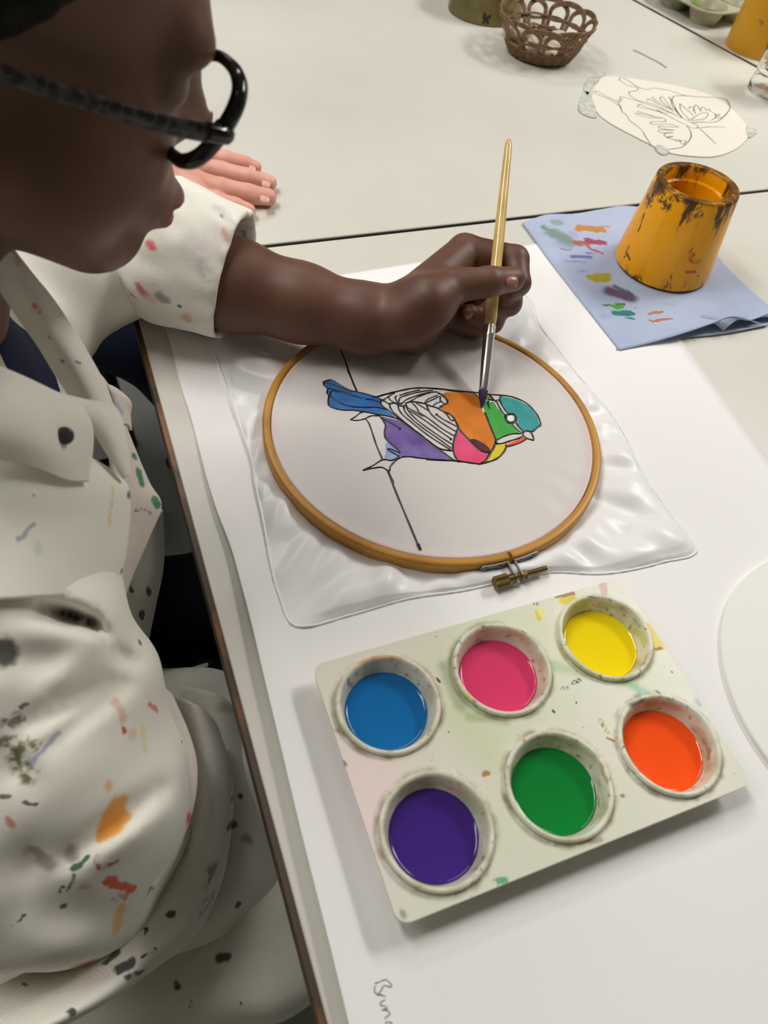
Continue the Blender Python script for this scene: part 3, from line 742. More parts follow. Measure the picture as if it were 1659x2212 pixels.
# ------------------------------------------------------------------ round white board at the right edge
cp = [P(1659, 1388, .004)[:2], P(1608, 1560, .004)[:2], P(1659, 1737, .004)[:2]]
def circ(a, b, c):
    A = np.array([b - a, c - a]) * 2; r = np.array([b @ b - a @ a, c @ c - a @ a]); o_ = np.linalg.solve(A, r); return o_, np.linalg.norm(a - o_)
bc, br = circ(*cp); br = min(br, .14)
mid = cp[1]; dirb = (np.mean([cp[0], cp[2]], 0) - mid); dirb /= np.linalg.norm(dirb)
bc = mid + dirb * br
v, f = lathe([(0, .0012), (br - .001, .0012), (br, .002), (br, .0036), (br - .0006, .0042), (0, .0042)], 128, (bc[0], bc[1], T))
o = mesh('round_board', v, f, mk('white_card', lin(240, 239, 232), .6, .3), None, angle=30); fix_normals(o)
tag(o, 'round white board cut off by the right edge of the photo, beside the palette', 'board')

# ------------------------------------------------------------------ blue paper towel
tw = mk('blue_paper_towel', lin(178, 188, 213), .85, .15, bump=(500, .25, .0006), vary=(12, lin(168, 180, 208), .4, .6))
MATS['blue_paper_towel'].flat = True
rows = [[(1128, 482, .003), (1180, 464, .0035), (1240, 462, .004), (1300, 452, .004), (1356, 445, .004), (1440, 460, .003), (1520, 500, .003)],
        [(1152, 515, .004), (1235, 510, .0045), (1300, 505, .005), (1360, 500, .005), (1430, 510, .0045), (1500, 530, .0035), (1560, 566, .003)],
        [(1180, 555, .004), (1260, 555, .005), (1330, 552, .005), (1395, 548, .0055), (1460, 560, .005), (1530, 585, .004), (1600, 606, .003)],
        [(1230, 620, .004), (1300, 610, .005), (1370, 606, .005), (1440, 606, .0052), (1510, 612, .005), (1580, 628, .005), (1650, 652, .004)],
        [(1285, 690, .004), (1350, 672, .005), (1420, 662, .006), (1490, 655, .006), (1560, 655, .007), (1625, 670, .008), (1690, 690, .006)],
        [(1338, 757, .003), (1400, 742, .006), (1470, 722, .009), (1535, 700, .012), (1580, 684, .017), (1620, 692, .010), (1665, 672, .012)]]
g = [[P(x, y, max(.0016, h - .0026) if h < .0065 else h) for x, y, h in r] for r in rows]
towel = mesh('paper_towel', *sheet(g, 8, 8), tw); solid(towel, .0006, 0)
tag(towel, 'folded blue paper towel with brush wipes, under the yellow pot', 'paper towel')
rows = [[(1300, 640, .0008), (1370, 630, .0008), (1460, 630, .0008), (1600, 640, .0008)], [(1310, 670, .0008), (1380, 650, .0008), (1480, 650, .0008), (1625, 660, .0008)],
        [(1322, 715, .0008), (1410, 700, .0009), (1530, 690, .0012), (1660, 690, .0014)], [(1332, 757, .0012), (1450, 733, .0016), (1560, 721, .0022), (1658, 702, .003)]]
lower = mesh('lower_layer', *sheet([[P(x, y, h) for x, y, h in r] for r in rows], 8, 8), tw, towel); solid(lower, .0005, 0)
rows = [[(1500, 690, .006), (1530, 676, .012), (1580, 668, .015), (1625, 680, .008)], [(1540, 698, .008), (1555, 692, .014), (1590, 682, .016), (1630, 696, .007)], [(1562, 716, .002), (1572, 706, .010), (1600, 690, .012), (1650, 700, .004)]]
fold = mesh('curled_fold', *sheet([[P(x, y, h) for x, y, h in r] for r in rows], 8, 8), tw, towel); solid(fold, .0005, 0)
T8 = 280 / 1659
def tb(x, y, x2, y2, rr, c, soft=.35, op=.9, amp=.013, ws=110, dry=None):
    MATS['blue_paper_towel'].blob(P(1120 + x * T8, 430 + y * T8, .0045), P(1120 + x2 * T8, 430 + y2 * T8, .0045), rr * T8 / 1800, c, soft, op, amp, ws, dry)
tb(450, 400, 650, 520, 100, lin(118, 142, 128), .6, .9); tb(480, 270, 520, 275, 62, lin(142, 164, 152), .3, .9, .003); tb(330, 330, 340, 340, 40, lin(112, 140, 124), .4, .9); tb(520, 540, 620, 580, 70, lin(150, 160, 190), .7, .5)
tb(420, 345, 560, 320, 18, lin(178, 190, 204), .6, .8)
tb(800, 350, 1080, 370, 62, lin(190, 132, 56), .3, .95); tb(1080, 320, 1140, 330, 18, lin(186, 128, 56), .3); tb(720, 410, 730, 430, 45, lin(172, 156, 200), .7, .8)
tb(760, 540, 860, 545, 58, lin(164, 100, 76), .5, .95); tb(880, 510, 1090, 540, 44, lin(156, 64, 92), .35, .95); tb(900, 590, 1060, 670, 20, lin(170, 98, 62), .35, .95)
tb(690, 715, 930, 720, 26, lin(112, 102, 168), .6, .9, .008); tb(560, 610, 680, 630, 12, lin(124, 116, 172), .6, .8); tb(600, 770, 880, 790, 14, lin(132, 130, 180), .7, .7, .008); tb(760, 900, 860, 895, 12, lin(140, 140, 180), .7, .7); tb(880, 660, 960, 680, 12, lin(120, 112, 176), .6, .8)
tb(950, 980, 1130, 960, 55, lin(170, 160, 30), .25, .95, .009); tb(1020, 1030, 1170, 1020, 36, lin(176, 150, 34), .25, .95)
tb(1130, 1190, 1180, 1200, 130, lin(150, 166, 190), .6, .8, .005); tb(1180, 1160, 1430, 1240, 82, lin(96, 72, 104), .5, .95, .006); tb(1250, 1100, 1460, 1200, 30, lin(76, 84, 92), .5, .8)
tb(1120, 1335, 1180, 1340, 26, lin(52, 130, 84), .3, .95); tb(1200, 1350, 1320, 1350, 34, lin(76, 168, 50), .3, .95); tb(1260, 1315, 1370, 1335, 14, lin(104, 84, 90), .3, .9)
tb(1250, 1440, 1440, 1440, 46, lin(42, 124, 116), .25, .95, .007); tb(1400, 1500, 1470, 1525, 16, lin(42, 124, 116), .3, .95); tb(1530, 1374, 1532, 1375, 13, lin(92, 110, 150), .3); tb(1110, 1470, 1130, 1470, 50, lin(150, 164, 196), .8, .6)
Kr = 559 / 1659
def tb2(x, y, x2, y2, rr, c, **k):
    tb((1100 + x * Kr - 1120) / T8, (300 + y * Kr - 430) / T8, (1100 + x2 * Kr - 1120) / T8, (300 + y2 * Kr - 430) / T8, rr * Kr / T8, c, **k)
tb2(905, 1115, 970, 1108, 13, lin(186, 116, 44)); tb2(915, 1168, 1035, 1162, 12, lin(178, 106, 44)); tb2(850, 1080, 980, 1040, 12, lin(170, 186, 196), soft=.8, op=.6); tb2(1000, 1055, 1050, 1052, 9, lin(160, 172, 190), soft=.8, op=.6)

# ------------------------------------------------------------------ yellow pot
pot_y = mk('yellow_plastic', lin(250, 172, 0), .3, .35)
def pot(name, base, axis, rb, rt, h, wall, label, cat, m, fill=None):
    root = empty(name, base, label, cat)
    pr = [(0, .0), (rb - .002, 0), (rb, .0015), (rb - .0002, .005), (rt + .0004, h - .004), (rt, h - .001), (rt - .001, h), (rt - wall + .001, h), (rt - wall, h - .001), (rt - wall - .0005, h - .012), (rt - wall - .003, h - .0135), (rt - wall - .0035, h - .05), (0, h - .052)]
    v, f = lathe(pr, 96, base, axis); o = mesh('body', v, f, m, root, angle=45); fix_normals(o)
    return root, o
PB = P(1429, 570, .0042)
POT_RB, POT_RT, POT_H = .0490, .0395, .0880
pot_root, pot_o = pot('water_pot', PB, (0, 0, 1), POT_RB, POT_RT, POT_H, .0085, 'yellow plastic water pot crusted with dark paint, standing on the blue towel', 'pot', pot_y)
pm = MATS['yellow_plastic']
mp = pm.N('ShaderNodeMapping'); mp.inputs['Scale'].default_value = (1, 1, .28); pm.L(pm.coord(), mp.inputs[0])
stn = pm.noise(75, 6, .65, mp.outputs[0])
sep = pm.N('ShaderNodeSeparateXYZ'); pm.L(pm.coord(), sep.inputs[0])
zt = pm.maprange(sep.outputs['Z'], PB[2] + POT_H * .60, PB[2] + POT_H * .97, .0, .225)
zb = pm.maprange(sep.outputs['Z'], PB[2] + .022, PB[2], 0, .16)
ad = pm.N('ShaderNodeMath', operation='ADD'); pm.L(zt, ad.inputs[0]); pm.L(zb, ad.inputs[1])
ad2 = pm.N('ShaderNodeMath', operation='ADD'); pm.L(ad.outputs[0], ad2.inputs[0]); pm.L(stn.outputs['Fac'], ad2.inputs[1])
pm.mix(pm.maprange(ad2.outputs[0], .58, .8, 0, .5), lin(186, 114, 10))
pm.mix(pm.maprange(ad2.outputs[0], .68, .74, 0, .92), lin(62, 40, 22))
ztop = pm.maprange(sep.outputs['Z'], PB[2] + POT_H - .0026, PB[2] + POT_H - .0006)
pm.mix(pm.mul(ztop, pm.maprange(pm.noise(70, 5).outputs['Fac'], .36, .6, .25, .9)), lin(104, 70, 34))
for (x, y, x2, y2, r, c) in [(905, 300, 900, 400, .006, lin(40, 30, 20)), (960, 330, 1010, 420, .006, lin(58, 40, 24)), (1050, 350, 1200, 420, .005, lin(70, 48, 24)), (870, 480, 830, 590, .0012, lin(50, 34, 20)), (770, 690, 740, 760, .0011, lin(70, 48, 20)),
        (1165, 770, 1215, 800, .0026, lin(206, 74, 30)), (1140, 850, 1190, 850, .0018, lin(206, 74, 30)), (1180, 740, 1182, 745, .002, lin(200, 60, 30)), (760, 740, 770, 770, .0015, lin(50, 34, 20)), (690, 790, 830, 900, .004, lin(96, 62, 20)), (1230, 480, 1130, 520, .003, lin(96, 70, 24)), (1210, 880, 1225, 960, .001, lin(60, 44, 24)), (1040, 880, 1030, 960, .001, lin(120, 80, 24))]:
    X0, Y0 = 1100 + x * Kr, 300 + y * Kr; X1, Y1 = 1100 + x2 * Kr, 300 + y2 * Kr
    def on_pot(px, py):
        d = ray(px, py); best = None
        for t in np.linspace(.55, 1.0, 900):
            p = CAM + d * t; hz = p[2] - PB[2]
            if 0 <= hz <= POT_H and math.hypot(p[0] - PB[0], p[1] - PB[1]) < POT_RB + (POT_RT - POT_RB) * hz / POT_H: return p
        return CAM + d * .75
    pm.blob(on_pot(X0, Y0), on_pot(X1, Y1), r, c, .4, .9, .006, 180, 220 if r > .0025 else None)
v, f = lathe([(0, 0), (POT_RT - .0124, 0), (POT_RT - .0121, .0006)], 64, PB + np.array([0, 0, POT_H - .030]))
o = mesh('dirty_water', v, f, mk('brown_water', lin(112, 66, 14), .12, .5, vary=(30, lin(70, 42, 16), .45, .6)))
tag(o, 'brown rinse water inside the paint-crusted yellow pot', 'water')

# ------------------------------------------------------------------ paintbrush
tip = P(1040, 884, .0108)
thumb_pass = P(1068, 610, .066)
bd = thumb_pass - tip; bd /= np.linalg.norm(bd)
best = min(np.linspace(.15, .32, 400), key=lambda s: np.linalg.norm(np.cross(ray(1095, 305), (tip + bd * s - CAM) / np.linalg.norm(tip + bd * s - CAM))))
def along(px, py):
    s = np.linspace(0, .34, 1400); pts = tip + bd * s[:, None] - CAM
    pts /= np.linalg.norm(pts, axis=1)[:, None]
    return float(s[np.argmax(pts @ ray(px, py))])
s_f0, s_f1, s_top = along(1048, 848), along(1064, 703), along(1095, 305)
BR = .0049
brush = empty('paintbrush', tip, 'thin wooden watercolour brush held upright over the painted bird', 'paintbrush')
v, f = lathe([(0, s_f1 - .002), (BR * .92, s_f1 - .002), (BR * 1.02, s_f1 + .01), (BR, s_f1 + .03), (BR * .95, s_f1 + .07), (BR * .72, s_top - .02), (BR * .66, s_top - .006), (BR * .62, s_top - .002), (BR * .35, s_top + .0012), (0, s_top + .0018)], 32, tip, bd)
o = mesh('handle', v, f, mk('pale_varnished_wood', lin(222, 190, 118), .22, .5, vary=(60, lin(206, 170, 96), .4, .7), coat=.5), brush)
v, f = lathe([(0, s_f0), (BR * .72, s_f0), (BR * .76, s_f0 + .003), (BR * .77, s_f0 + .0035), (BR * .86, s_f0 + .02), (BR * .95, s_f1 - .010), (BR * .98, s_f1 - .009), (BR * .98, s_f1 - .007), (BR * .93, s_f1 - .006), (BR * .99, s_f1 - .001), (BR * .93, s_f1 + .0004), (0, s_f1 + .0004)], 32, tip, bd)
mesh('ferrule', v, f, mk('polished_aluminium', lin(235, 235, 232), .2, metal=1), brush)
v, f = lathe([(0, 0), (.0005, .0010), (.0018, .005), (.0032, .010), (.0038, .015), (BR * .72, s_f0 + .002)], 24, tip, bd)
bm_ = mk('dyed_bristle', lin(120, 108, 96), .6)
MATS['dyed_bristle'].blob(tip, tip + bd * .014, .007, lin(58, 24, 84), .4, 1, .002, 300)
mesh('bristles', v, f, bm_, brush)

# ------------------------------------------------------------------ far table: basket, stones, tin, disc, tray
wick = mk('brown_wicker', lin(138, 110, 82), .6, .3, vary=(120, lin(104, 80, 56), .4, .65))
bb = P(1164, 118, 0)
bask = empty('wicker_basket', bb, 'small round brown wicker basket with looped rim, on the far table', 'basket')
BH, RB, RT = .046, .045, .0690
rad = lambda t: RB + (RT - RB) * (t ** .8)
v, f = lathe([(0, .001), (RB - .004, .001), (RB, .003), (RB - .004, .005), (0, .004)], 48, bb); mesh('base', v, f, wick, bask)
NS = 12
wv = []
def weft(t, r, amp, n8=8, ph=0):
    path = []
    for k in range(NS * n8):
        a = 2 * math.pi * k / (NS * n8)
        rr = rad(t) + amp * math.cos(NS * a + ph) + .0006 * math.sin(5 * a + ph)
        path.append(bb + np.array([rr * math.cos(a), rr * math.sin(a), .004 + BH * t + .0007 * math.sin(3 * a + ph)]))
    return tube(path, r, 6, closed=True)
for r_i in range(10): wv.append(weft(.02 + .036 * r_i, .0014, .0022, 10, math.pi * r_i))
for r_i in range(5): wv.append(weft(.52 + .026 * r_i, .0009, .0019, 10, math.pi * (r_i // 3)))
mesh('woven_wall', *join(wv), wick, bask)
lp = []
for k in range(NS):
    a0 = 2 * math.pi * k / NS; span = 2 * math.pi / NS * 1.9
    for j in range(4):
        dl = .021 * j; path = []
        for q in np.linspace(0, 1, 40):
            if q < .3: a, t = a0 + dl, .30 + .42 * q / .3
            elif q > .7: a, t = a0 + span - dl, .30 + .42 * (1 - q) / .3
            else:
                th = math.pi * (q - .3) / .4
                a = a0 + span / 2 - (span / 2 - dl) * math.cos(th); t = .72 + (.36 - .035 * j) * math.sin(th)
            rr = rad(min(1.08, t)) + .0012 * math.cos(math.pi * (q * 2 + (k % 2)))
            path.append(bb + np.array([rr * math.cos(a), rr * math.sin(a), .004 + BH * t]))
        lp.append(tube(path, .0012, 5))
mesh('looped_rim', *join(lp), wick, bask)
stk = []
for k in range(NS * 2):
    a = math.pi * k / NS
    for off in (-.02, .02):
        path = [bb + np.array([(rad(t) - .0005) * math.cos(a + off), (rad(t) - .0005) * math.sin(a + off), .003 + BH * t]) for t in np.linspace(0, .42, 6)]
        stk.append(tube(path, .0014, 5))
mesh('stakes', *join(stk), wick, bask)
stone_m = mk('pale_rose_stone', lin(206, 192, 182), .6, .3, vary=(60, lin(180, 164, 152), .4, .6), bump=(90, .5, .002))
def lump(c, r, seed):
    rs = np.random.RandomState(seed); k = rs.randn(4, 3) * 1.3; p = rs.rand(4) * 6
    def f(X):
        d = ell(X, c, r)
        for i in range(4): d = d + .0016 * np.sin((X[0] - c[0]) * k[i][0] * 130 + (X[1] - c[1]) * k[i][1] * 130 + (X[2] - c[2]) * k[i][2] * 130 + p[i])
        return d
    m = max(r) + .008
    return nets(f, np.array(c) - m, np.array(c) + m, .0022)
for i, (px, py, h, r, lb) in enumerate([(1200, 84, .022, (.015, .012, .012), 'pale round stone at the right inside the wicker basket'), (1120, 72, .026, (.022, .012, .013), 'long pale stone leaning on the left inside of the wicker basket'),
                                  (1155, 100, .016, (.020, .016, .010), 'flat pale stone lying in the middle of the wicker basket'), (1185, 112, .016, (.016, .014, .011), 'small pale stone low behind the front wall of the wicker basket')]):
    o = mesh('pale_stone', *lump(P(px, py, h), r, 10 + i), stone_m); tag(o, lb, 'stone', 'pale stones in the wicker basket')
tin_m = mk('olive_tin', lin(120, 108, 58), .4, .5, vary=(20, lin(92, 84, 44), .4, .65))
tb0 = P(1046, 28, 0)
tin, tin_o = pot('olive_pot', tb0, (0, 0, 1), .058, .056, .062, .004, 'short olive brown pot with a black mark, at the top behind the basket', 'pot', tin_m)
for (x, y, x2, y2) in [(246, 70, 262, 115), (272, 80, 240, 112), (240, 88, 258, 100)]:
    kk = 719 / 1659
    def on_tin(px, py):
        d = ray(px, py)
        for t in np.linspace(.9, 1.9, 2500):
            p = CAM + d * t
            if math.hypot(p[0] - tb0[0], p[1] - tb0[1]) < .0575 and p[2] < T + .062: return p
        return CAM + d * 1.4
    MATS['olive_tin'].blob(on_tin(940 + x * kk, y * kk), on_tin(940 + x2 * kk, y2 * kk), .0022, lin(24, 22, 18), .3, .95, .003, 200)

E_ = (1240, 130, 419 / 1659)
dpts = [(1278, 215), (1290, 180), (1325, 163), (1500, 192), (1570, 225), (1612, 268), (1618, 292), (1590, 320), (1545, 336), (1490, 335), (1440, 326), (1390, 302), (1320, 265), (1290, 240)]
dp = spline([P(x, y, .0022) for x, y in dpts], 6, closed=True)
cD = dp.mean(0)
disc = mesh('paper_disc', *prism(dp[:, :2], T + .0004, T + .0014), mk('cream_drawing_paper', lin(226, 219, 206), .75, .2), None, smooth=False)
tag(disc, 'round white paper disc with a pencilled butterfly, taped to the far table', 'drawing')
EB = [[(185, 265), (230, 280), (300, 320), (370, 355), (400, 400), (410, 440), (440, 460), (465, 500), (480, 520), (530, 555), (580, 600), (610, 650), (660, 725)],
 [(185, 265), (180, 285), (250, 310), (310, 340), (380, 385), (410, 430)], [(370, 357), (400, 350), (380, 340), (410, 335), (390, 320), (400, 312), (440, 320), (480, 330)],
 [(480, 330), (640, 380), (800, 440), (980, 520), (1055, 560), (1050, 580), (1000, 575), (880, 515), (760, 455), (640, 410), (560, 375)],
 [(390, 155), (430, 155), (560, 235), (640, 250), (680, 237), (800, 255), (850, 270), (950, 303)], [(390, 155), (395, 175), (470, 220), (530, 230), (550, 245), (520, 265), (470, 270), (480, 300), (520, 330), (600, 365), (700, 400)],
 [1.2, (1000, 535), (1100, 530), (1200, 530), (1260, 500), (1310, 450), (1335, 400), (1310, 340), (1250, 320), (1100, 315), (960, 305), (870, 305), (845, 320), (840, 350), (880, 430), (920, 490)],
 [(905, 370), (950, 410), (1000, 450), (1020, 475)], [(905, 370), (915, 430), (970, 490), (985, 515)], [(1000, 510), (1040, 480), (1090, 455), (1140, 450), (1140, 480), (1100, 505), (1000, 515)],
 [(985, 415), (990, 400), (1020, 405), (1040, 460)], [(1020, 440), (1030, 395), (1050, 385), (1085, 440)], [(1090, 430), (1085, 410), (1110, 400), (1130, 430)], [(1135, 430), (1150, 415), (1170, 440)], [(1180, 450), (1205, 455), (1210, 490), (1170, 515)], [(1200, 470), (1250, 465), (1210, 490), (1260, 490)],
 [(630, 345), (640, 330), (740, 385), (830, 420)], [(670, 315), (700, 345), (830, 420)], [(835, 425), (760, 360), (735, 325), (760, 315), (800, 370), (850, 440)], [(805, 325), (820, 320), (845, 400), (900, 470)], [(600, 350), (720, 395), (890, 480)], [(560, 380), (555, 400), (740, 440), (800, 460)], [1.4, (690, 430), (720, 430), (760, 455)],
 [(640, 495), (530, 460), (560, 455), (650, 475), (750, 495), (640, 490)], [(540, 435), (620, 460), (700, 485)], [(860, 400), (880, 440), (930, 490)],
 [(750, 490), (785, 510), (770, 525), (680, 525), (650, 540), (700, 550), (800, 545), (880, 565), (880, 575), (740, 565), (725, 575), (750, 585), (860, 600), (740, 595), (720, 610), (760, 620), (850, 620), (770, 630), (800, 660), (850, 650), (790, 660), (860, 680), (930, 690), (880, 692), (860, 680)], [(900, 680), (920, 715), (945, 715), (958, 685)],
 [1.2, (965, 560), (1000, 620), (990, 680), (930, 740), (870, 755), (810, 762)], [(1065, 580), (1160, 570), (1290, 573)], [1.2, (1075, 585), (1130, 635), (1215, 718)]]
lines('butterfly_drawing', EB, pencil_m, disc, E_, .00150, .0011, .00008)
tape_m = mk('frosted_tape', lin(214, 214, 204), .35, .4, vary=(120, lin(186, 188, 178), .4, .6), bump=(150, .8, .002))
for i, (pts, lb) in enumerate([([(1272, 168), (1290, 158), (1308, 160), (1282, 182), (1270, 205), (1262, 190)], 'crinkled tape at the far left rim of the butterfly disc'), ([(1250, 235), (1262, 200), (1276, 205), (1290, 250), (1270, 250)], 'crumpled tape bulging at the left rim of the butterfly disc'),
                           ([(1415, 315), (1430, 314), (1446, 326), (1436, 334), (1422, 328)], 'small torn tape at the near rim of the butterfly disc'), ([(1612, 272), (1634, 280), (1630, 290), (1616, 296)], 'faint tape at the right rim of the butterfly disc')]):
    pp = spline([P(x, y, .0016) for x, y in pts], 4, closed=True)
    o = mesh('tape_scrap', *prism(pp[:, :2], T + .0003, T + .0018), tape_m, None, smooth=False); tag(o, lb, 'tape', 'tape scraps round the butterfly disc')
v, f = tube(spline([P(x, y, .0011) for x, y in [(1368, 108), (1385, 115), (1402, 124), (1420, 133), (1440, 146)]], 6), .0006, 6)
o = mesh('grey_thread', v, f, mk('grey_yarn', lin(150, 148, 132), .8)); tag(o, 'thin grey thread lying beyond the butterfly disc', 'thread')

tray_m = mk('greenish_tin_tray', lin(176, 172, 146), .38, .5, vary=(14, lin(140, 136, 108), .4, .65))
muffin = empty('muffin_tray', P(1530, 20, 0), 'greenish white muffin tray of paint wells at the top right corner', 'tray')
c0_, c1_ = P(1531, 11, .025), P(1592, 4, .025)
ru = (c1_ - c0_)[:2]; pitch_ = np.linalg.norm(ru); ru = ru / pitch_; rv = np.array([-ru[1], ru[0]])
if rv @ np.array([0, 1]) < 0: rv = -rv
cr2 = pitch_ * .42
cells = [(i, j) for i in (0, 1, 2) for j in (0, 1)]
bm = bmesh.new()
def loop2(pts, z):
    vs = [bm.verts.new((p[0], p[1], T + z)) for p in pts]; return [bm.edges.new((vs[i], vs[(i + 1) % len(vs)])) for i in range(len(vs))]
o2 = lambda a, b: c0_[:2] + ru * a * pitch_ + rv * b * pitch_
oc = []
for sx, sy, a0 in ((1, 1, 0), (-1, 1, 90), (-1, -1, 180), (1, -1, 270)):
    for k in range(7):
        a = math.radians(a0 + 15 * k); oc.append(o2(1 + sx * 1.10 + .46 * math.cos(a), .5 + sy * .60 + .46 * math.sin(a)))
es = loop2(oc, .026)
for i, j in cells: es += loop2([o2(i, j) + cr2 * np.array([math.cos(t), math.sin(t)]) for t in np.linspace(0, 2 * math.pi, 40, endpoint=False)], .026)
bmesh.ops.triangle_fill(bm, edges=es, use_beauty=True); bmesh.ops.recalc_face_normals(bm, faces=bm.faces[:])
if bm.faces[0].normal.z < 0: bmesh.ops.reverse_faces(bm, faces=bm.faces[:])
me = bpy.data.meshes.new('plate'); bm.to_mesh(me); bm.free(); me.materials.append(tray_m)
o = bpy.data.objects.new('plate', me); col.objects.link(o); bpy.context.view_layer.update(); o.parent = muffin; o.matrix_parent_inverse = muffin.matrix_world.inverted(); solid(o, .002, -1)
for i, j in cells:
    c = o2(i, j)
    v, f = lathe([(0, .0015), (cr2 * .78, .0015), (cr2 + .0012, .022), (cr2 + .003, .0262), (cr2 + .0018, .0282), (cr2 - .0004, .0268), (cr2 * .74, .0042), (0, .0036)], 48, (c[0], c[1], T)); o = mesh('cup', v, f, tray_m, muffin, angle=60); fix_normals(o)
MATS['greenish_tin_tray'].blob(P(1503, 8, .02), P(1510, 12, .02), .010, lin(96, 150, 30), .3, .9, .008, 60)
byb = P(1632, 108, 0)
yb, _ = pot('yellow_tub', byb, (0, 0, 1), .050, .044, .115, .005, 'tall yellow plastic tub standing at the top right corner', 'tub', mk('dull_yellow_plastic', lin(205, 146, 10), .4, .5, vary=(60, lin(150, 92, 14), .62, .7)))
glass_m = mk('clear_plastic', (1, 1, 1, 1), .03, .5, trans=1, ior=1.45)
gb = P(1666, 206, 0); cupr = .036
bot = empty('clear_plastic_cup', gb, 'clear plastic cup cut off by the right edge beside the yellow tub', 'cup')
V = []; prz = [(.0, .004), (.55, .002), (.8, .0), (.98, .004), (1.0, .012), (.99, .022), (.95, .026), (1.0, .03), (1.0, .05), (1.03, .10)]
inn = [(r_ * 1 - .035 if r_ > .1 else r_, z + .002) for r_, z in prz[::-1]]
v, f = [], []
prof2 = prz + [(1.0, .101)] + inn
nS = 60; npr = len(prof2)
for k in range(nS):
    a = 2 * math.pi * k / nS
    for q, (r_, z) in enumerate(prof2):
        fl = 1 + .05 * math.cos(5 * a) * (z < .02) * (r_ > .3)
        v.append((gb[0] + cupr * r_ * fl * math.cos(a), gb[1] + cupr * r_ * fl * math.sin(a), T + z + .0006 + (.003 * abs(math.cos(2.5 * a)) if .3 < r_ < .9 and z < .01 else 0)))
f = [[k * npr + i, ((k + 1) % nS) * npr + i, ((k + 1) % nS) * npr + i + 1, k * npr + i + 1] for k in range(nS) for i in range(npr - 1)]
o = mesh('cup_wall', v, f, glass_m, bot); fix_normals(o)

def rest_hand(wrist, d, n, thumb, k=1.0):            # relaxed hand: palm, four fingers, thumb
    d = np.asarray(d, float) / np.linalg.norm(d); n = np.asarray(n, float); n = n - d * (n @ d); n /= np.linalg.norm(n)
    s = np.cross(n, d) * thumb; w_ = np.asarray(wrist, float)
    at_ = lambda a, b, c: w_ + (d * a + s * b + n * c) * k
    segs = []
    for b, l in ((.026, .068), (.009, .076), (-.008, .072), (-.024, .058)):
        segs.append(([at_(.004, b * .55, 0), at_(.078, b, 0)], [.016 * k, .0125 * k]))
        segs.append(([at_(.078, b, 0), at_(.078 + l * .5, b * 1.15, -.006), at_(.078 + l * .8, b * 1.2, -.018), at_(.078 + l, b * 1.2, -.030)], [.0108 * k, .0096 * k, .0086 * k, .0074 * k]))
    segs.append(([at_(.012, .018, -.004), at_(.045, .044, -.012), at_(.075, .052, -.018), at_(.098, .050, -.026)], [.016 * k, .013 * k, .0105 * k, .0085 * k]))
    def f(X):
        q = None
        for pts, r in segs:
            c = chain(X, pts, r, .003); q = c if q is None else smin(q, c, .004)
        return smin(q, cone(X, w_ - d * .05 * k, w_, .024 * k, .021 * k), .012)
    p = np.array([q for pts, r in segs for q in pts] + [w_ - d * .05 * k])
    return nets(f, p.min(0) - .03, p.max(0) + .03, .003)
# ------------------------------------------------------------------ the child
skin_d = mk('dark_brown_skin', lin(104, 70, 54), .48, .4, vary=(18, lin(92, 60, 46), .4, .65), bump=(420, .06, .0006), sss=.08)
def frame(yaw, pitch, roll):
    y, p, r = map(math.radians, (yaw, pitch, roll))
    Fd = np.array([math.cos(y) * math.cos(p), math.sin(y) * math.cos(p), -math.sin(p)]); L0 = np.array([-math.sin(y), math.cos(y), 0]); U0 = np.cross(Fd, L0)
    Ld = L0 * math.cos(r) + U0 * math.sin(r); return np.c_[Fd, Ld, np.cross(Fd, Ld)]
HS = .9; HF = frame(0, 25, -5); HP = D(450, 241, .39) - HF @ (np.array([.093, -.04, -.006]) * HS)
def head_w(p): return HP + HF @ (np.asarray(p, float) * HS)
def head_sdf(X, neck=(-.115, 0, -.155)):
    m = lambda p: (p[0], -p[1], p[2])
    d = ell(X, (-.012, 0, .040), (.096, .074, .083))
    d = smin(d, ell(X, (.038, 0, -.032), (.054, .058, .076)), .03)
    for sg in (1, -1):
        d = smin(d, cone(X, (.0, sg * .046, -.070), (.060, sg * .014, -.098), .020, .017), .03)
        d = smin(d, ell(X, (.046, sg * .036, -.046), (.034, .026, .034)), .02)
    d = smin(d, cone(X, (.070, 0, -.096), (.072, 0, -.097), .018, .018), .02)
    d = smin(d, cone(X, (.076, -.036, .016), (.076, .036, .016), .012, .012), .02)
    for sg in (1, -1): d = smax(d, -ell(X, (.104, sg * .037, -.004), (.027, .024, .018)), .012)
    for sg in (1, -1):
        lid = ell(X, (.0690, sg * .034, -.003), (.0135, .0150, .0130)); d = smin(d, lid, .004)
        d = d + .0010 * np.exp(-((X[2] + .009 + (X[0] - .08) * .2) / .0011) ** 2) * (np.abs(X[1] - sg * .034) < .0115) * (X[0] > .074)
    d = smin(d, cone(X, (.084, 0, .008), (.095, 0, -.018), .007, .0110), .012)
    for sg in (1, -1): d = smin(d, cone(X, (.089, sg * .010, -.023), (.088, sg * .012, -.024), .0085, .0085), .006)
    d = smin(d, ell(X, (.086, 0, -.066), (.016, .030, .020)), .012)
    d = smin(d, ell(X, (.098, 0, -.0640), (.010, .021, .0068)), .004)
    d = smin(d, ell(X, (.096, 0, -.0775), (.010, .018, .0078)), .004)
    for sg in (1, -1):
        e = ell(X, (-.030, sg * .074, -.010), (.019, .008, .031))
        e = smax(e, -ell(X, (-.026, sg * .082, -.008), (.011, .006, .019)), .004)
        d = smin(d, e, .006)
    d = smin(d, cone(X, (-.036, 0, -.045), neck, .050, .056), .03)
    return d
neck_l = HF.T @ (Q(-.125, .395, .085) - HP) / HS
v, f = nets(lambda X: head_sdf(X, neck_l), (-.16, -.10, -.26), (.128, .10, .135), .0028)
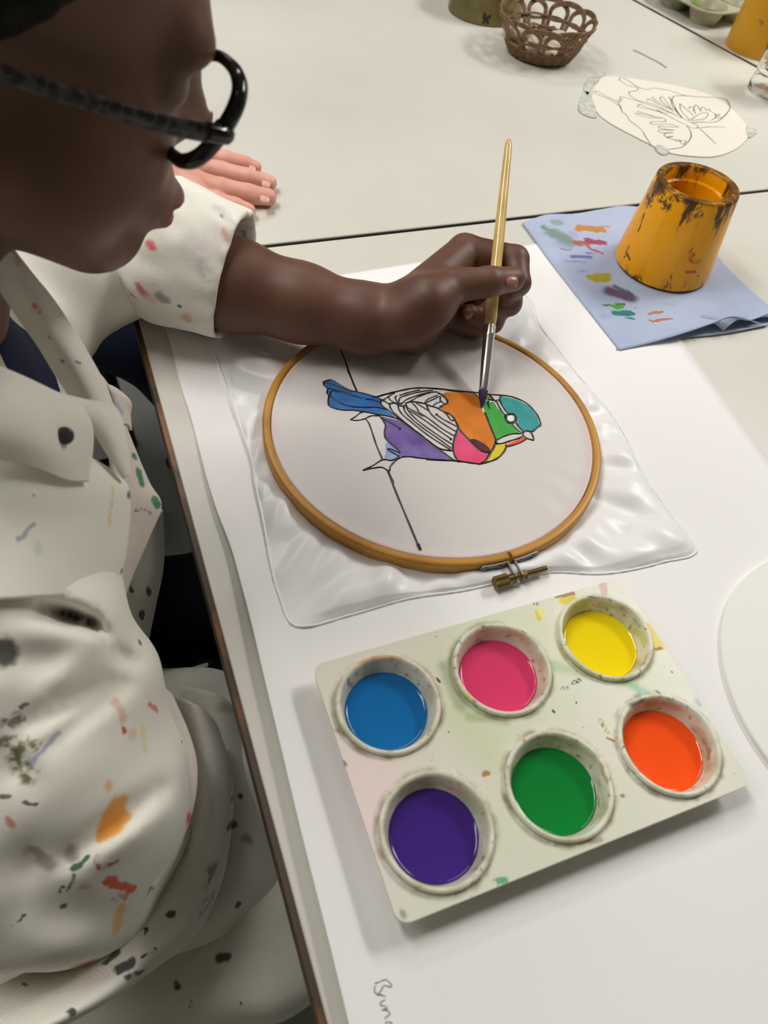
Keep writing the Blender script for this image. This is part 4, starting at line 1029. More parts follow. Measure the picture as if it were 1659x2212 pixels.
head_part = (HP + (v * HS) @ HF.T, f)

fp = lambda l: [P(*q) for q in l]
arm_pts = [Q(-.09, .50, .06), Q(.02, .585, .042), P(505, 617, .052), P(650, 655, .048), P(790, 690, .045), P(868, 690, .044)]
arm_r = [.040, .036, .0330, .0275, .0245, .0235]
def hand_sdf(X):
    d = chain(X, arm_pts, arm_r, .02)
    wr = P(868, 690, .044)
    # palm: four metacarpals, thumb side up
    for (a, b, ra, rb) in [((885, 655, .062), (1003, 543, .066), .018, .0145), ((888, 672, .050), (1008, 572, .056), .019, .0145), ((892, 694, .038), (1000, 606, .042), .019, .0135), ((893, 716, .030), (980, 650, .030), .0175, .012)]:
        d = smin(d, cone(X, P(*a), P(*b), ra, rb), .012)
    d = smin(d, chain(X, [P(880, 690, .058), P(925, 655, .070), P(980, 617, .077)], [.020, .0190, .0135], .012), .014)
    fingers = [([P(1003, 543, .066), P(1112, 561, .070), P(1119, 612, .062), P(1096, 632, .058)], [.0140, .0118, .0105, .0090]),
               ([P(1008, 575, .056), P(1106, 610, .052), P(1100, 655, .044), P(1062, 668, .042)], [.0138, .0115, .0105, .0092]),
               ([P(1000, 608, .042), P(1085, 650, .036), P(1062, 694, .030), P(1012, 680, .036)], [.0128, .0110, .0102, .0088]),
               ([P(982, 650, .030), P(1050, 680, .024), P(1022, 708, .021), P(978, 698, .026)], [.0115, .0098, .0092, .0080])]
    for pts, rad in fingers: d = smin(d, chain(X, pts, rad, .003), .0035)
    d = smin(d, chain(X, [P(980, 617, .077), P(1058, 609, .0815), P(1108, 603, .079)], [.0135, .0115, .0098], .004), .004)
    return d
allp = np.array(arm_pts[2:] + [P(1140, 560, .06), P(1010, 500, .08), P(860, 780, .03)])
v1, f1 = nets(hand_sdf, allp.min(0) - .035, allp.max(0) + .03, .0016)
def torso_sdf(X):
    d = cone(X, Q(-.135, .40, .01), Q(-.19, .38, -.22), .082, .09)
    d = smin(d, cone(X, Q(-.09, .30, .06), Q(-.09, .50, .06), .042, .042), .04)
    d = smin(d, cone(X, Q(-.125, .40, .07), Q(-.085, .40, .17), .05, .046), .03)
    d = smin(d, chain(X, arm_pts[:3], arm_r[:3], .02), .02)
    d = smin(d, chain(X, [Q(-.10, .29, .06), Q(-.09, .18, -.06), Q(-.09, .17, -.10), Q(-.085, .19, -.13)], [.04, .036, .03, .023], .02), .02)
    for y in (.28, .41): d = smin(d, chain(X, [Q(-.19, y, -.26), Q(.10, y - .02, -.24), Q(.09, y, -.66)], [.062, .045, .03], .03), .03)
    return d
v2, f2 = nets(torso_sdf, Q(-.32, .08, -.735), Q(.20, .68, .2), .008)
child = empty('person', Q(-.19, .38, -T), 'child in a paint-stained white smock and black glasses, leaning over the bird painting', 'person')
v5, f5 = rest_hand(Q(-.085, .19, -.135), (.45, .75, -.30), (0, 0, 1), 1, .82)
o = mesh('body', *join([head_part, (v1, f1), (v2, f2), (v5, f5)]), skin_d, child)
nail_m = mk('fingernail', lin(150, 104, 88), .3, .5)
def nail(px, py, h, px2, py2, h2, w_, nrm_to, parent, m):
    a, b = P(px, py, h), P(px2, py2, h2); t = (b - a); L_ = np.linalg.norm(t); t /= L_
    n_ = np.asarray(nrm_to, float) - t * (np.asarray(nrm_to) @ t); n_ /= np.linalg.norm(n_); s_ = np.cross(n_, t)
    V = []; Fc = []
    for i in range(9):
        for j in range(9):
            x, y = (i - 4) / 4, (j - 4) / 4
            V.append((a + b) / 2 + t * x * L_ / 2 * math.sqrt(1 - .35 * y * y) + s_ * y * w_ * math.sqrt(1 - .3 * x * x) - n_ * (y * y * w_ * .55 + x * x * .0006))
    for i in range(8):
        for j in range(8): Fc.append([i * 9 + j, i * 9 + j + 1, (i + 1) * 9 + j + 1, (i + 1) * 9 + j])
    o = mesh('fingernail', V, Fc, m, parent); fix_normals(o); solid(o, .0006, 0); return o
nail(1092, 601, .0884, 1119, 600, .0872, .0062, (0, -.3, 1), child, nail_m)
nail(1003, 682, .0425, 1022, 672, .045, .0046, (-.2, -.8, .6), child, nail_m)
eye_m = mk('eye_white', lin(225, 220, 210), .15, .5); iris_m = mk('dark_iris', lin(30, 18, 12), .1, .5)
for sg in (1, -1):
    v, f = lathe([(0, -.0115)] + [(.0115 * math.sin(a), -.0115 * math.cos(a)) for a in np.linspace(.2, 2.55, 14)], 24, head_w((.0640, sg * .034, -.003)), HF @ np.array([.96, 0, -.28]))
    e = mesh('eye', v, f, eye_m, child); fix_normals(e)
    v, f = lathe([(0, .0118)] + [(.0118 * math.sin(a), .0118 * math.cos(a)) for a in np.linspace(.1, .55, 6)], 24, head_w((.0640, sg * .034, -.003)), HF @ np.array([.96, 0, -.28]))
    mesh('iris', v, f, iris_m, e)
hair_m = mk('black_hair', lin(20, 17, 15), .75, .25, bump=(350, .8, .003))
def hair_sdf(X):
    d = ell(X, (-.018, 0, .044), (.101, .084, .091))
    for i, (kx, ky, kz) in enumerate([(330, 120, 260), (150, 360, 210), (260, 240, -330)]): d = d + .0012 * np.sin(X[0] * kx + X[1] * ky + X[2] * kz + i)
    d = smax(d, (X[0] - .050) * .75 - (X[2] - .050) * .66, .012)
    d = smax(d, -.012 - X[2] + 1.3 * np.maximum(0, X[0] + .005), .005)
    return d
v, f = nets(hair_sdf, (-.135, -.11, -.04), (.10, .11, .15), .003)
mesh('hair', HP + (v * HS) @ HF.T, f, hair_m, child)

# ------------------------------------------------------------------ glasses
gl = empty('eyeglasses', head_w((.104, 0, -.004)), 'black plastic eyeglasses worn by the child in the smock', 'glasses')
blackp = mk('glossy_black_plastic', lin(14, 14, 15), .12, .5)
lens_m = mk('clear_lens', (1, 1, 1, 1), .0, .5, trans=1, ior=1.02)
LW, LH, LF = .0275, .0245, .0895
def lens_loop(sg, k=1.0, fz=LF):
    out = []
    for t in np.linspace(0, 2 * math.pi, 64, endpoint=False):
        c, s_ = math.cos(t), math.sin(t)
        x = math.copysign(abs(c) ** .78, c) * LW * k; y = math.copysign(abs(s_) ** .78, s_) * LH * k
        out.append((fz - .002 + .004 * x * sg / LW + .30 * y, sg * .0415 + x, -.006 + y))
    return np.array(out)
fr = []
for sg in (1, -1):
    lp_ = lens_loop(sg)
    rads = .0026 + .0012 * np.clip(sg * (lp_[:, 1] - sg * .0385) / LW, 0, 1)
    v, f = tube([head_w(p) for p in lp_], rads, 10, closed=True); fr.append((v, f))
v, f = tube(spline([head_w(p) for p in [(LF, -.0065, .002), (LF + .002, 0, .005), (LF, .0065, .002)]], 6), .0022, 8); fr.append((v, f))
for sg in (1, -1):
    v, f = tube(spline([head_w(p) for p in [(LF + .002, sg * .067, -.004), (LF + .002, sg * .0755, -.004), (LF - .008, sg * .0785, -.005)]], 6), [.004] * 13, 10); fr.append((v, f))
mesh('frame', *join(fr), blackp, gl)
tm = mk('patterned_temple', lin(15, 15, 16), .3, .5)
tm_ = MATS['patterned_temple']
vor = tm_.N('ShaderNodeTexVoronoi'); vor.inputs['Scale'].default_value = 260; tm_.L(tm_.coord(), vor.inputs['Vector'])
tm_.mix(tm_.maprange(vor.outputs['Distance'], .42, .62), lin(64, 64, 64))
for sg in (1, -1):
    path = spline([head_w(p) for p in [(LF - .006, sg * .0785, -.005), (.06, sg * .079, -.009), (.01, sg * .0800, -.012), (-.038, sg * .081, -.015), (-.054, sg * .079, -.032), (-.060, sg * .077, -.050)]], 8)
    n_ = len(path); V = []; up = HF[:, 2]; lt = HF[:, 1]
    for i, p in enumerate(path):
        hh = .0046 * HS * (1 - .35 * min(1, i / (n_ * .7)))
        t = np.gradient(path, axis=0)[i]; t /= np.linalg.norm(t); u2 = np.cross(lt, t); u2 /= np.linalg.norm(u2)
        for a in np.linspace(0, 2 * math.pi, 10, endpoint=False): V.append(p + u2 * hh * math.sin(a) + lt * .0015 * math.cos(a))
    Fc = [[i * 10 + k, i * 10 + (k + 1) % 10, (i + 1) * 10 + (k + 1) % 10, (i + 1) * 10 + k] for i in range(n_ - 1) for k in range(10)] + [list(range(10)), [(n_ - 1) * 10 + k for k in range(10)][::-1]]
    o = mesh('temple', V, Fc, tm, gl); fix_normals(o)
    l2 = lens_loop(sg, .97); V = [head_w(p) for p in l2]; V.append(np.mean(V, 0) + HF[:, 0] * .0012); k = len(l2)
    o = mesh('lens', V, [[i, (i + 1) % k, k] for i in range(k)], lens_m, gl); solid(o, .0012, 0)
    v, f = lathe([(0, -.003), (.0022, -.0026), (.0032, 0), (.0022, .0026), (0, .003)], 14, head_w((LF - .010, sg * .013, -.012))); mesh('nose_pad', v, f, lens_m, gl)

# ------------------------------------------------------------------ smock
def cotton(name, c=(243, 238, 226)):
    m = mk(name, lin(*c), .85, .2, vary=(6, lin(c[0] - 14, c[1] - 12, c[2] - 14), .42, .7), sheen=.15)
    k = MATS[name]
    wv_ = k.N('ShaderNodeTexWave'); wv_.inputs['Scale'].default_value = 330; wv_.inputs['Distortion'].default_value = .6; wv_.bands_direction = 'Z'
    mp_ = k.N('ShaderNodeMapping'); mp_.inputs['Rotation'].default_value = (.5, .3, 0); k.L(k.coord(), mp_.inputs[0]); k.L(mp_.outputs[0], wv_.inputs['Vector'])
    b_ = k.N('ShaderNodeBump'); b_.inputs['Strength'].default_value = .35; b_.inputs['Distance'].default_value = .0004
    k.L(wv_.outputs['Fac'], b_.inputs['Height']); k.L(b_.outputs[0], k.b.inputs['Normal'])
    return m
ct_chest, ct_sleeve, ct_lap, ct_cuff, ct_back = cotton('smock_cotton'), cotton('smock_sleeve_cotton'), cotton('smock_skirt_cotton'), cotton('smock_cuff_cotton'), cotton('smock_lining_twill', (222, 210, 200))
smock = empty('smock', Q(-.12, .38, .0)); bpy.context.view_layer.update()
smock.parent = child; smock.matrix_parent_inverse = child.matrix_world.inverted()
def folds(X, amp, sets):
    w_ = 0
    for i, (kx, ky, kz, p) in enumerate(sets): w_ = w_ + np.sin(X[0] * kx + X[1] * ky + X[2] * kz + p + .8 * np.sin(X[1] * 21 + X[2] * 17 + i))
    return amp * w_
def bodice(X):
    d = ell(X, Q(-.135, .385, -.04), (.105, .155, .17))
    d = smin(d, cone(X, Q(-.10, .27, .06), Q(-.10, .50, .06), .058, .058), .04)
    d = smin(d, cone(X, Q(-.10, .49, .055), Q(.02, .585, .045), .062, .056), .03)
    d = smin(d, cone(X, Q(-.115, .40, .07), Q(-.10, .40, .11), .065, .06), .03)
    d = d + folds(X, .0016, [(60, 40, 50, 0), (30, 90, 40, 1), (80, -30, 60, 2)])
    # open front: V neck
    n_ = ell(X, Q(-.02, .395, .075), (.055, .05, .12))
    d = smax(d, -n_, .008)
    return d
v, f = nets(bodice, Q(-.30, .16, -.24), Q(.10, .68, .20), .004)
mesh('bodice', v, f, ct_chest, smock)
def crease(X, d, segs):
    dx = [X[i] - CAM[i] for i in range(3)]; R = np.sqrt(sum(q * q for q in dx))
    dx = [q / R for q in dx]
    for (x0, y0, x1, y1, wpx, dep) in segs:
        a, b = ray(x0, y0), ray(x1, y1); ba = b - a
        t = np.clip(sum((dx[i] - a[i]) * ba[i] for i in range(3)) / (ba @ ba), 0, 1)
        g2 = sum((dx[i] - a[i] - ba[i] * t) ** 2 for i in range(3))
        d = d + dep * np.exp(-g2 / (wpx / F_PX) ** 2) * (.35 + .65 * np.sin(np.pi * np.clip(t, .08, .92)))
    return d
SLEEVE_CREASES = [(95, 1316, 192, 1343, 17, .036), (190, 1342, 232, 1372, 12, .010), (20, 1300, 110, 1315, 30, .006), (60, 1565, 235, 1470, 16, .006), (110, 1610, 270, 1480, 18, .006), (0, 1420, 160, 1425, 34, .006),
  (0, 1640, 60, 1690, 30, .004), (150, 1850, 345, 1705, 22, .008), (0, 1880, 110, 1850, 40, .006), (0, 2108, 140, 2132, 14, .007), (60, 1960, 240, 1990, 40, .005), (235, 1400, 290, 1430, 16, .006), (90, 1500, 210, 1400, 30, -.006), (80, 1600, 250, 1520, 30, -.004), (180, 1880, 340, 1760, 30, -.005)]
def sleeve(X):
    d = chain(X, [Q(-.116, .280, .092), Q(-.108, .272, .066), Q(-.095, .240, .03), Q(-.092, .185, -.03), Q(-.092, .165, -.06)], [.052, .062, .068, .077, .076], .03)
    d = d + folds(X, .0018, [(60, 70, 30, 0), (-40, 60, 70, 1.3)])
    d = crease(X, d, SLEEVE_CREASES)
    return d
v, f = nets(sleeve, Q(-.22, .03, -.20), Q(.05, .38, .17), .003)
mesh('sleeve', v, f, ct_sleeve, smock)
def skirt(X):
    d = chain(X, [Q(-.20, .25, -.20), Q(-.05, .22, -.19), Q(.08, .20, -.19)], [.09, .082, .068], .03)
    d = smin(d, chain(X, [Q(-.12, .10, -.20), Q(.0, .09, -.21), Q(.05, .10, -.22)], [.05, .05, .05], .03), .03)
    d = d + folds(X, .004, [(40, 30, 60, 0), (70, -30, 20, 1), (20, 80, 30, 2)])
    return d
v, f = nets(skirt, Q(-.32, .02, -.34), Q(.20, .46, -.06), .005)
mesh('skirt', v, f, ct_lap, smock)

navy = mk('navy_cloth', lin(26, 30, 52), .85, .2, bump=(300, .3, .001))
def shirt(X):
    d = cone(X, Q(-.135, .40, .01), Q(-.19, .38, -.22), .089, .097)
    d = smin(d, cone(X, Q(-.09, .31, .06), Q(-.09, .49, .06), .047, .047), .04)
    d = smin(d, cone(X, Q(-.125, .40, .07), Q(-.105, .40, .115), .056, .053), .03)
    return d
v, f = nets(shirt, Q(-.32, .22, -.34), Q(.04, .58, .22), .006)
mesh('shirt', v, f, navy, child)
black_cloth = mk('black_trouser_cloth', lin(20, 21, 28), .9, .15, bump=(300, .3, .001))
def trousers(X):
    d = None
    for y in (.28, .41):
        c = chain(X, [Q(-.19, y, -.26), Q(.08, y - .01, -.24), Q(.07, y, -.68)], [.07, .055, .042], .03)
        d = c if d is None else smin(d, c, .03)
    return d + folds(X, .002, [(60, 40, 50, 0), (30, 90, 40, 1)])
v, f = nets(trousers, Q(-.30, .20, -.735), Q(.18, .56, -.16), .007)
mesh('trousers', v, f, black_cloth, child)
shoe_m = mk('dark_shoe_leather', lin(30, 28, 28), .5)
for y in (.28, .41):
    v, f = nets(lambda X: smax(smin(ell(X, Q(.13, y, -.71), (.10, .04, .035)), ell(X, Q(.07, y, -.68), (.045, .04, .05)), .02), .002 - X[2], .004), Q(.02, y - .07, -.76), Q(.28, y + .07, -.60), .006)
    mesh('shoe', v, f, shoe_m, child)

# loose cloth pieces of the smock
def flap(name, rows, depths, mat, th=.0022, nu=8, nv=8):
    g = []
    for i, r in enumerate(rows):
        d = depths[i] if isinstance(depths[0], (list, tuple)) else depths
        g.append([D(x, y, d[j]) for j, (x, y) in enumerate(r)])
    o = mesh(name, *sheet(g, nu, nv), mat, smock); solid(o, th, 0); return o
FLAPS = {}
FLAPS['band'] = flap('front_band', [[(-60, 540), (-30, 515), (5, 512)], [(0, 625), (32, 603), (66, 590)], [(45, 690), (80, 660), (100, 632)], [(86, 749), (112, 715), (135, 680)], [(120, 805), (155, 780), (182, 755)], [(150, 853), (190, 845), (224, 831)], [(175, 900), (210, 890), (240, 880)]],
     [[.448, .440, .446], [.449, .441, .447], [.450, .442, .449], [.451, .443, .450], [.452, .444, .451], [.452, .445, .452], [.452, .446, .452]], ct_chest, .003)
FLAPS['front'] = flap('chest_front', [[(-70, 930), (60, 965), (192, 990), (266, 1042)], [(-70, 1040), (80, 1050), (200, 1055), (276, 1062)], [(-70, 1130), (80, 1130), (200, 1120), (277, 1110)], [(-70, 1210), (80, 1205), (190, 1200), (268, 1195)], [(-70, 1300), (80, 1290), (180, 1280), (248, 1270)]],
     [[.395, .405, .428, .452], [.392, .400, .420, .444], [.392, .400, .420, .445], [.390, .398, .420, .447], [.385, .395, .420, .450]], ct_chest, .003)
FLAPS['tab'] = flap('collar_tab', [[(-70, 765), (40, 812), (120, 850), (168, 872)], [(-70, 850), (50, 885), (130, 905), (193, 915)], [(-70, 925), (60, 950), (140, 975), (196, 962)], [(-70, 975), (60, 1003), (140, 1036), (186, 1040)]],
     [[.382, .392, .406, .418], [.378, .386, .400, .412], [.378, .386, .400, .412], [.384, .392, .404, .414]], ct_chest, .0035)
FLAPS['lapel'] = flap('lapel', [[(120, 850), (180, 866), (240, 872)], [(165, 885), (215, 893), (259, 905)], [(195, 920), (232, 935), (269, 955)], [(225, 972), (252, 990), (276, 1000)], [(264, 1031), (271, 1028), (279, 1022)]],
     [[.415, .424, .436], [.416, .422, .436], [.420, .424, .437], [.428, .432, .439], [.438, .438, .440]], ct_chest, .003)
FLAPS['lining'] = flap('lining_flap', [[(190, 790), (215, 810), (232, 832)], [(215, 870), (240, 885), (262, 900)], [(230, 950), (262, 960), (292, 975)], [(245, 1040), (290, 1040), (322, 1045)], [(250, 1090), (305, 1092), (347, 1092)], [(248, 1150), (290, 1155), (320, 1162)], [(240, 1230), (262, 1240), (282, 1250)], [(235, 1290), (250, 1300), (262, 1310)]],
     [.478, .488, .498], ct_back, .0018)
FLAPS['curl'] = flap('curled_edge', [[(228, 830), (245, 838), (262, 850)], [(238, 850), (262, 858), (282, 872)], [(250, 885), (270, 890), (279, 898)], [(262, 915), (274, 918), (282, 930)]], [.492, .498, .502], ct_back, .0022)
bt = D(140, 941, .3965); v, f = lathe([(0, .0018), (.0032, .0018), (.0042, .0012), (.0044, 0), (.004, -.001), (0, -.001)], 24, bt, -ray(140, 941))
o = mesh('button', v, f, mk('dark_button', lin(58, 58, 60), .4), FLAPS['tab']); fix_normals(o)

# rolled cuff on the left arm
def cuff_mesh():
    c0, c1 = P(338, 540, .062), P(512, 598, .054)
    ax = c1 - c0; L_ = np.linalg.norm(ax); ax /= L_
    u = np.cross(ax, [0, 0, 1.0]); u /= np.linalg.norm(u); v_ = np.cross(u, ax)
    prof = [(-.25, .046), (0, .0540), (.12, .0572), (.3, .0560), (.55, .0542), (.8, .0526), (.96, .0516), (1.0, .0504), (.985, .0470), (.9, .0450), (.6, .043)]
    N = 96; V = []
    for k in range(N):
        a = 2 * math.pi * k / N
        for i, (t, r) in enumerate(prof):
            rr = r * (1 + .035 * math.sin(3 * a + 1 + 2 * t) + .022 * math.sin(7 * a + 4 * t) + .016 * math.sin(13 * a - 7 * t) * math.sin(5 * t) + .012 * math.sin(19 * a + 9 * t))
            p = c0 + ax * L_ * t + (u * math.cos(a) + v_ * math.sin(a)) * rr
            if p[0] > .024 and p[2] < T + .0035: p[2] = T + .0035 + .12 * (p[2] - T - .0035) * 0
            V.append(p)
    n_ = len(prof)
    Fc = [[k * n_ + i, ((k + 1) % N) * n_ + i, ((k + 1) % N) * n_ + i + 1, k * n_ + i + 1] for k in range(N) for i in range(n_ - 1)]
    return V, Fc
o = mesh('rolled_cuff', *cuff_mesh(), ct_cuff, smock); fix_normals(o); subdiv(o, 1)

# ------------------------------------------------------------------ the neighbour behind
MATS['dark_brown_skin'].blob(head_w((.103, -.016, -.071)), head_w((.106, .012, -.071)), .013, lin(128, 76, 70), .6, .75, .003, 90)
skin_p = mk('pale_pink_skin', lin(226, 172, 154), .5, .4, vary=(30, lin(214, 150, 132), .4, .65), bump=(380, .08, .0008), sss=.08)
def nb_hand(X):
    d = chain(X, [Q(-.22, .78, .10), Q(-.14, .80, .035), P(310, 352, .024), P(352, 366, .020)], [.045, .038, .026, .024], .02)
    for px, py in ((430, 336), (425, 362), (425, 396), (420, 424)):
        d = smin(d, cone(X, P(330, 362, .020), P(px, py, .014), .020, .0125), .012)
    F4 = [([P(430, 334, .013), P(490, 347, .012), P(528, 356, .0095), P(551, 362, .008)], [.0110, .0100, .0088, .0072]),
          ([P(425, 362, .014), P(476, 371, .0125), P(536, 384, .0105), P(583, 395, .009)], [.0115, .0104, .0094, .0076]),
          ([P(425, 396, .014), P(478, 409, .0125), P(536, 420, .0105), P(580, 426, .009)], [.0120, .0112, .0102, .0085]),
          ([P(420, 424, .013), P(468, 436, .0115), P(508, 446, .0095), P(538, 455, .008)], [.0110, .0098, .0086, .0070])]
    for pts, r in F4: d = smin(d, chain(X, pts, r, .003), .0025)
    d = smin(d, chain(X, [P(335, 385, .018), P(375, 430, .014), P(410, 452, .011)], [.017, .012, .009], .006), .006)
    return d
v, f = nets(nb_hand, P(300, 300, 0) * [0, 1, 1] + [-.02, -.25, -.01], P(600, 320, 0) + [.03, .06, .10], .0022)
def nb_body(X):
    d = cone(X, Q(-.24, .92, .22), Q(-.26, .93, -.20), .12, .13)
    d = smin(d, cone(X, Q(-.22, .77, .30), Q(-.22, 1.08, .30), .05, .05), .04)
    d = smin(d, chain(X, [Q(-.22, .76, .28), Q(-.22, .76, .08), Q(-.14, .80, .035), P(310, 352, .024)], [.048, .044, .038, .026], .02), .02)
    d = smin(d, chain(X, [Q(-.22, 1.09, .28), Q(-.18, 1.14, .06), Q(-.10, 1.10, -.04), Q(-.01, 1.05, -.075)], [.048, .044, .036, .026], .02), .02)
    return d
v3, f3 = nets(nb_body, Q(-.42, .65, -.40), Q(.10, 1.26, .42), .008)
NH = np.array([-.17, .92, T + .52]); NF = np.array([[.93, 0, .36], [0, 1, 0], [-.36, 0, .93]])
neck_n = NF.T @ (Q(-.235, .92, .33) - NH)
v4, f4 = nets(lambda X: head_sdf(X, neck_n), (-.16, -.10, -.28), (.128, .10, .135), .004)
nb = empty('person', Q(-.26, .93, -T), 'adult in navy trousers behind the child, pale hand flat on the far table', 'person')
mesh('body', *join([(v, f), (v3, f3), (NH + v4 @ NF.T, f4), rest_hand(Q(-.01, 1.05, -.085), (.95, -.25, -.08), (0, 0, 1), 1)]), skin_p, nb)
nail_p = mk('pink_fingernail', lin(224, 176, 160), .3, .5)
for a in [(566, 391, .0165, 585, 396, .0145, .0058), (562, 423, .0178, 583, 428, .0155, .0062), (524, 450, .0155, 541, 456, .0135, .0052), (538, 358, .0150, 553, 362, .0130, .0052)]:
    nail(*a, (0, 0, 1), nb, nail_p)
grey_knit = mk('grey_knit', lin(120, 120, 124), .9, .2)
def nb_top(X):
    d = cone(X, Q(-.24, .92, .22), Q(-.26, .93, -.22), .13, .14)
    d = smin(d, cone(X, Q(-.22, .77, .30), Q(-.22, 1.08, .30), .058, .058), .04)
    d = smin(d, chain(X, [Q(-.22, .76, .28), Q(-.22, .76, .08), Q(-.16, .80, .045)], [.056, .052, .046], .02), .02)
    d = smin(d, chain(X, [Q(-.22, 1.09, .28), Q(-.18, 1.14, .06), Q(-.10, 1.10, -.035)], [.056, .052, .044], .02), .02)
    return d
v, f = nets(nb_top, Q(-.44, .65, -.42), Q(.0, 1.26, .42), .009)
mesh('jumper', v, f, grey_knit, nb)
v, f = nets(lambda X: smax(ell(X, (-.018, 0, .044), (.100, .082, .088)), .02 - X[2] + (X[0] - .02) * .6, .012), (-.135, -.10, -.08), (.10, .10, .15), .005)
mesh('hair', NH + v @ NF.T, f, mk('brown_hair', lin(62, 42, 28), .7, .3, bump=(300, .8, .003)), nb)
for sg in (1, -1):
    v, f = lathe([(.0115 * math.sin(a), -.0115 * math.cos(a)) for a in np.linspace(0, math.pi, 14)], 20, NH + NF @ np.array([.0640, sg * .034, -.003])); e = mesh('eye', v, f, eye_m, nb); fix_normals(e)
def nb_trousers(X):
    d = chain(X, [Q(-.24, .90, -.20), Q(-.09, .83, -.15), Q(.048, .71, -.145), Q(.20, .80, -.68)], [.085, .066, .052, .042], .03)
    d = smin(d, chain(X, [Q(-.27, 1.0, -.22), Q(.08, 1.02, -.20), Q(.14, 1.02, -.68)], [.085, .068, .05], .03), .03)
    return d + folds(X, .003, [(50, 40, 50, 0), (30, 70, 40, 1)])
v, f = nets(nb_trousers, Q(-.44, .56, -.738), Q(.26, 1.16, -.06), .009)
mesh('trousers', v, f, navy, nb)
for y, x in ((.74, .2), (1.02, .18)):
    v, f = nets(lambda X: smax(ell(X, Q(x, y, -.71), (.13, .045, .05)), .002 - X[2], .004), Q(x - .16, y - .08, -.76), Q(x + .16, y + .08, -.62), .008)
    mesh('shoe', v, f, shoe_m, nb)

# ------------------------------------------------------------------ chairs
def chair(cx, cy, label, seat_h=.43):
    root = empty('chair', (cx, cy, 0), label, 'chair')
    o = mesh('seat', *box((cx, cy, seat_h - .015), (.38, .38, .03)), black_cloth, root, smooth=False); bevel(o, .012, 3)
    for dx in (-.16, .16):
        for dy in (-.16, .16):
            top = seat_h - .03 if dx > 0 else .82
            v, f = tube([(cx + dx * 1.12, cy + dy * 1.1, 0), (cx + dx, cy + dy, top)], .012, 12); mesh('leg', v, f, dark_metal, root)
    o = mesh('backrest', *box((cx - .175, cy, .74), (.025, .36, .16)), black_cloth, root, smooth=False); bevel(o, .01, 3)
    return root
stool = empty('stool', (-.12, 1.02, 0), 'dark stool of the adult behind, legs standing on the grey floor', 'stool')
LG = [np.array(p) for p in ((-.018, .935), (-.005, 1.12), (-.21, 1.13), (-.215, .925))]; LC = np.mean(LG, 0)
v, f = lathe([(0, .362), (.130, .362), (.137, .369), (.137, .385), (.130, .392), (0, .394)], 40, (LC[0], LC[1], 0)); o = mesh('seat', v, f, black_cloth, stool, angle=40); fix_normals(o)
for p in LG:
    q = LC + (p - LC) * .8
    mesh('leg', *tube([(p[0], p[1], 0), (q[0], q[1], .366)], .0135, 12), dark_metal, stool)
mesh('foot_ring', *tube([(*(LC + (LG[i] - LC) * .93), .15) for i in (0, 1, 2, 3)], .008, 8, closed=True), dark_metal, stool)
chair(-.24, .36, 'black chair under the child, seat edge showing below the smock', .395)

FLAPS['rim'] = flap('cuff_lining', [[(325, 1465), (352, 1485), (370, 1500)], [(365, 1560), (392, 1575), (409, 1590)], [(380, 1640), (410, 1650), (425, 1662)], [(375, 1720), (404, 1735), (417, 1745)], [(350, 1800), (374, 1810), (390, 1818)], [(290, 1900), (315, 1912), (330, 1922)]], [.468, .472, .474], ct_back, .002)
FLAPS['inner'] = flap('skirt_fold', [[(370, 1500), (420, 1520), (462, 1560), (478, 1600)], [(380, 1600), (440, 1620), (488, 1650), (500, 1690)], [(380, 1700), (440, 1715), (486, 1760), (497, 1790)], [(350, 1810), (410, 1840), (455, 1880), (478, 1900)], [(280, 1930), (340, 1965), (395, 2000), (425, 2015)], [(190, 2020), (250, 2070), (300, 2090), (340, 2085)], [(80, 2090), (140, 2150), (190, 2170), (225, 2165)], [(-60, 2160), (10, 2225), (50, 2240), (90, 2235)]],
     [[.54, .515, .525, .55], [.54, .508, .52, .55], [.54, .503, .517, .548], [.54, .503, .512, .545], [.54, .505, .51, .54], [.54, .507, .505, .53], [.53, .50, .49, .51], [.52, .49, .48, .50]], ct_lap, .002)
FLAPS['hem'] = flap('skirt_panel', [[(380, 1480), (470, 1500), (530, 1560), (560, 1620)], [(400, 1640), (490, 1650), (560, 1700), (590, 1760)], [(400, 1800), (500, 1790), (580, 1820), (620, 1870)], [(360, 1950), (480, 1930), (580, 1915), (640, 1925)], [(250, 2090), (380, 2060), (520, 2005), (648, 1950)]],
     [[.60, .575, .60, .63], [.585, .56, .59, .63], [.575, .555, .585, .63], [.57, .555, .585, .63], [.565, .56, .59, .63]], ct_lap, .002)
FLAPS['lower'] = flap('front_hem', [[(230, 1200), (280, 1190), (325, 1130), (350, 1100)], [(240, 1290), (290, 1290), (335, 1240), (352, 1215)], [(250, 1350), (290, 1350), (318, 1320), (334, 1310)], [(262, 1420), (285, 1425), (300, 1400), (318, 1390)], [(270, 1500), (290, 1500), (300, 1490), (305, 1480)]],
     [.57, .59, .61, .64], ct_lap, .002)

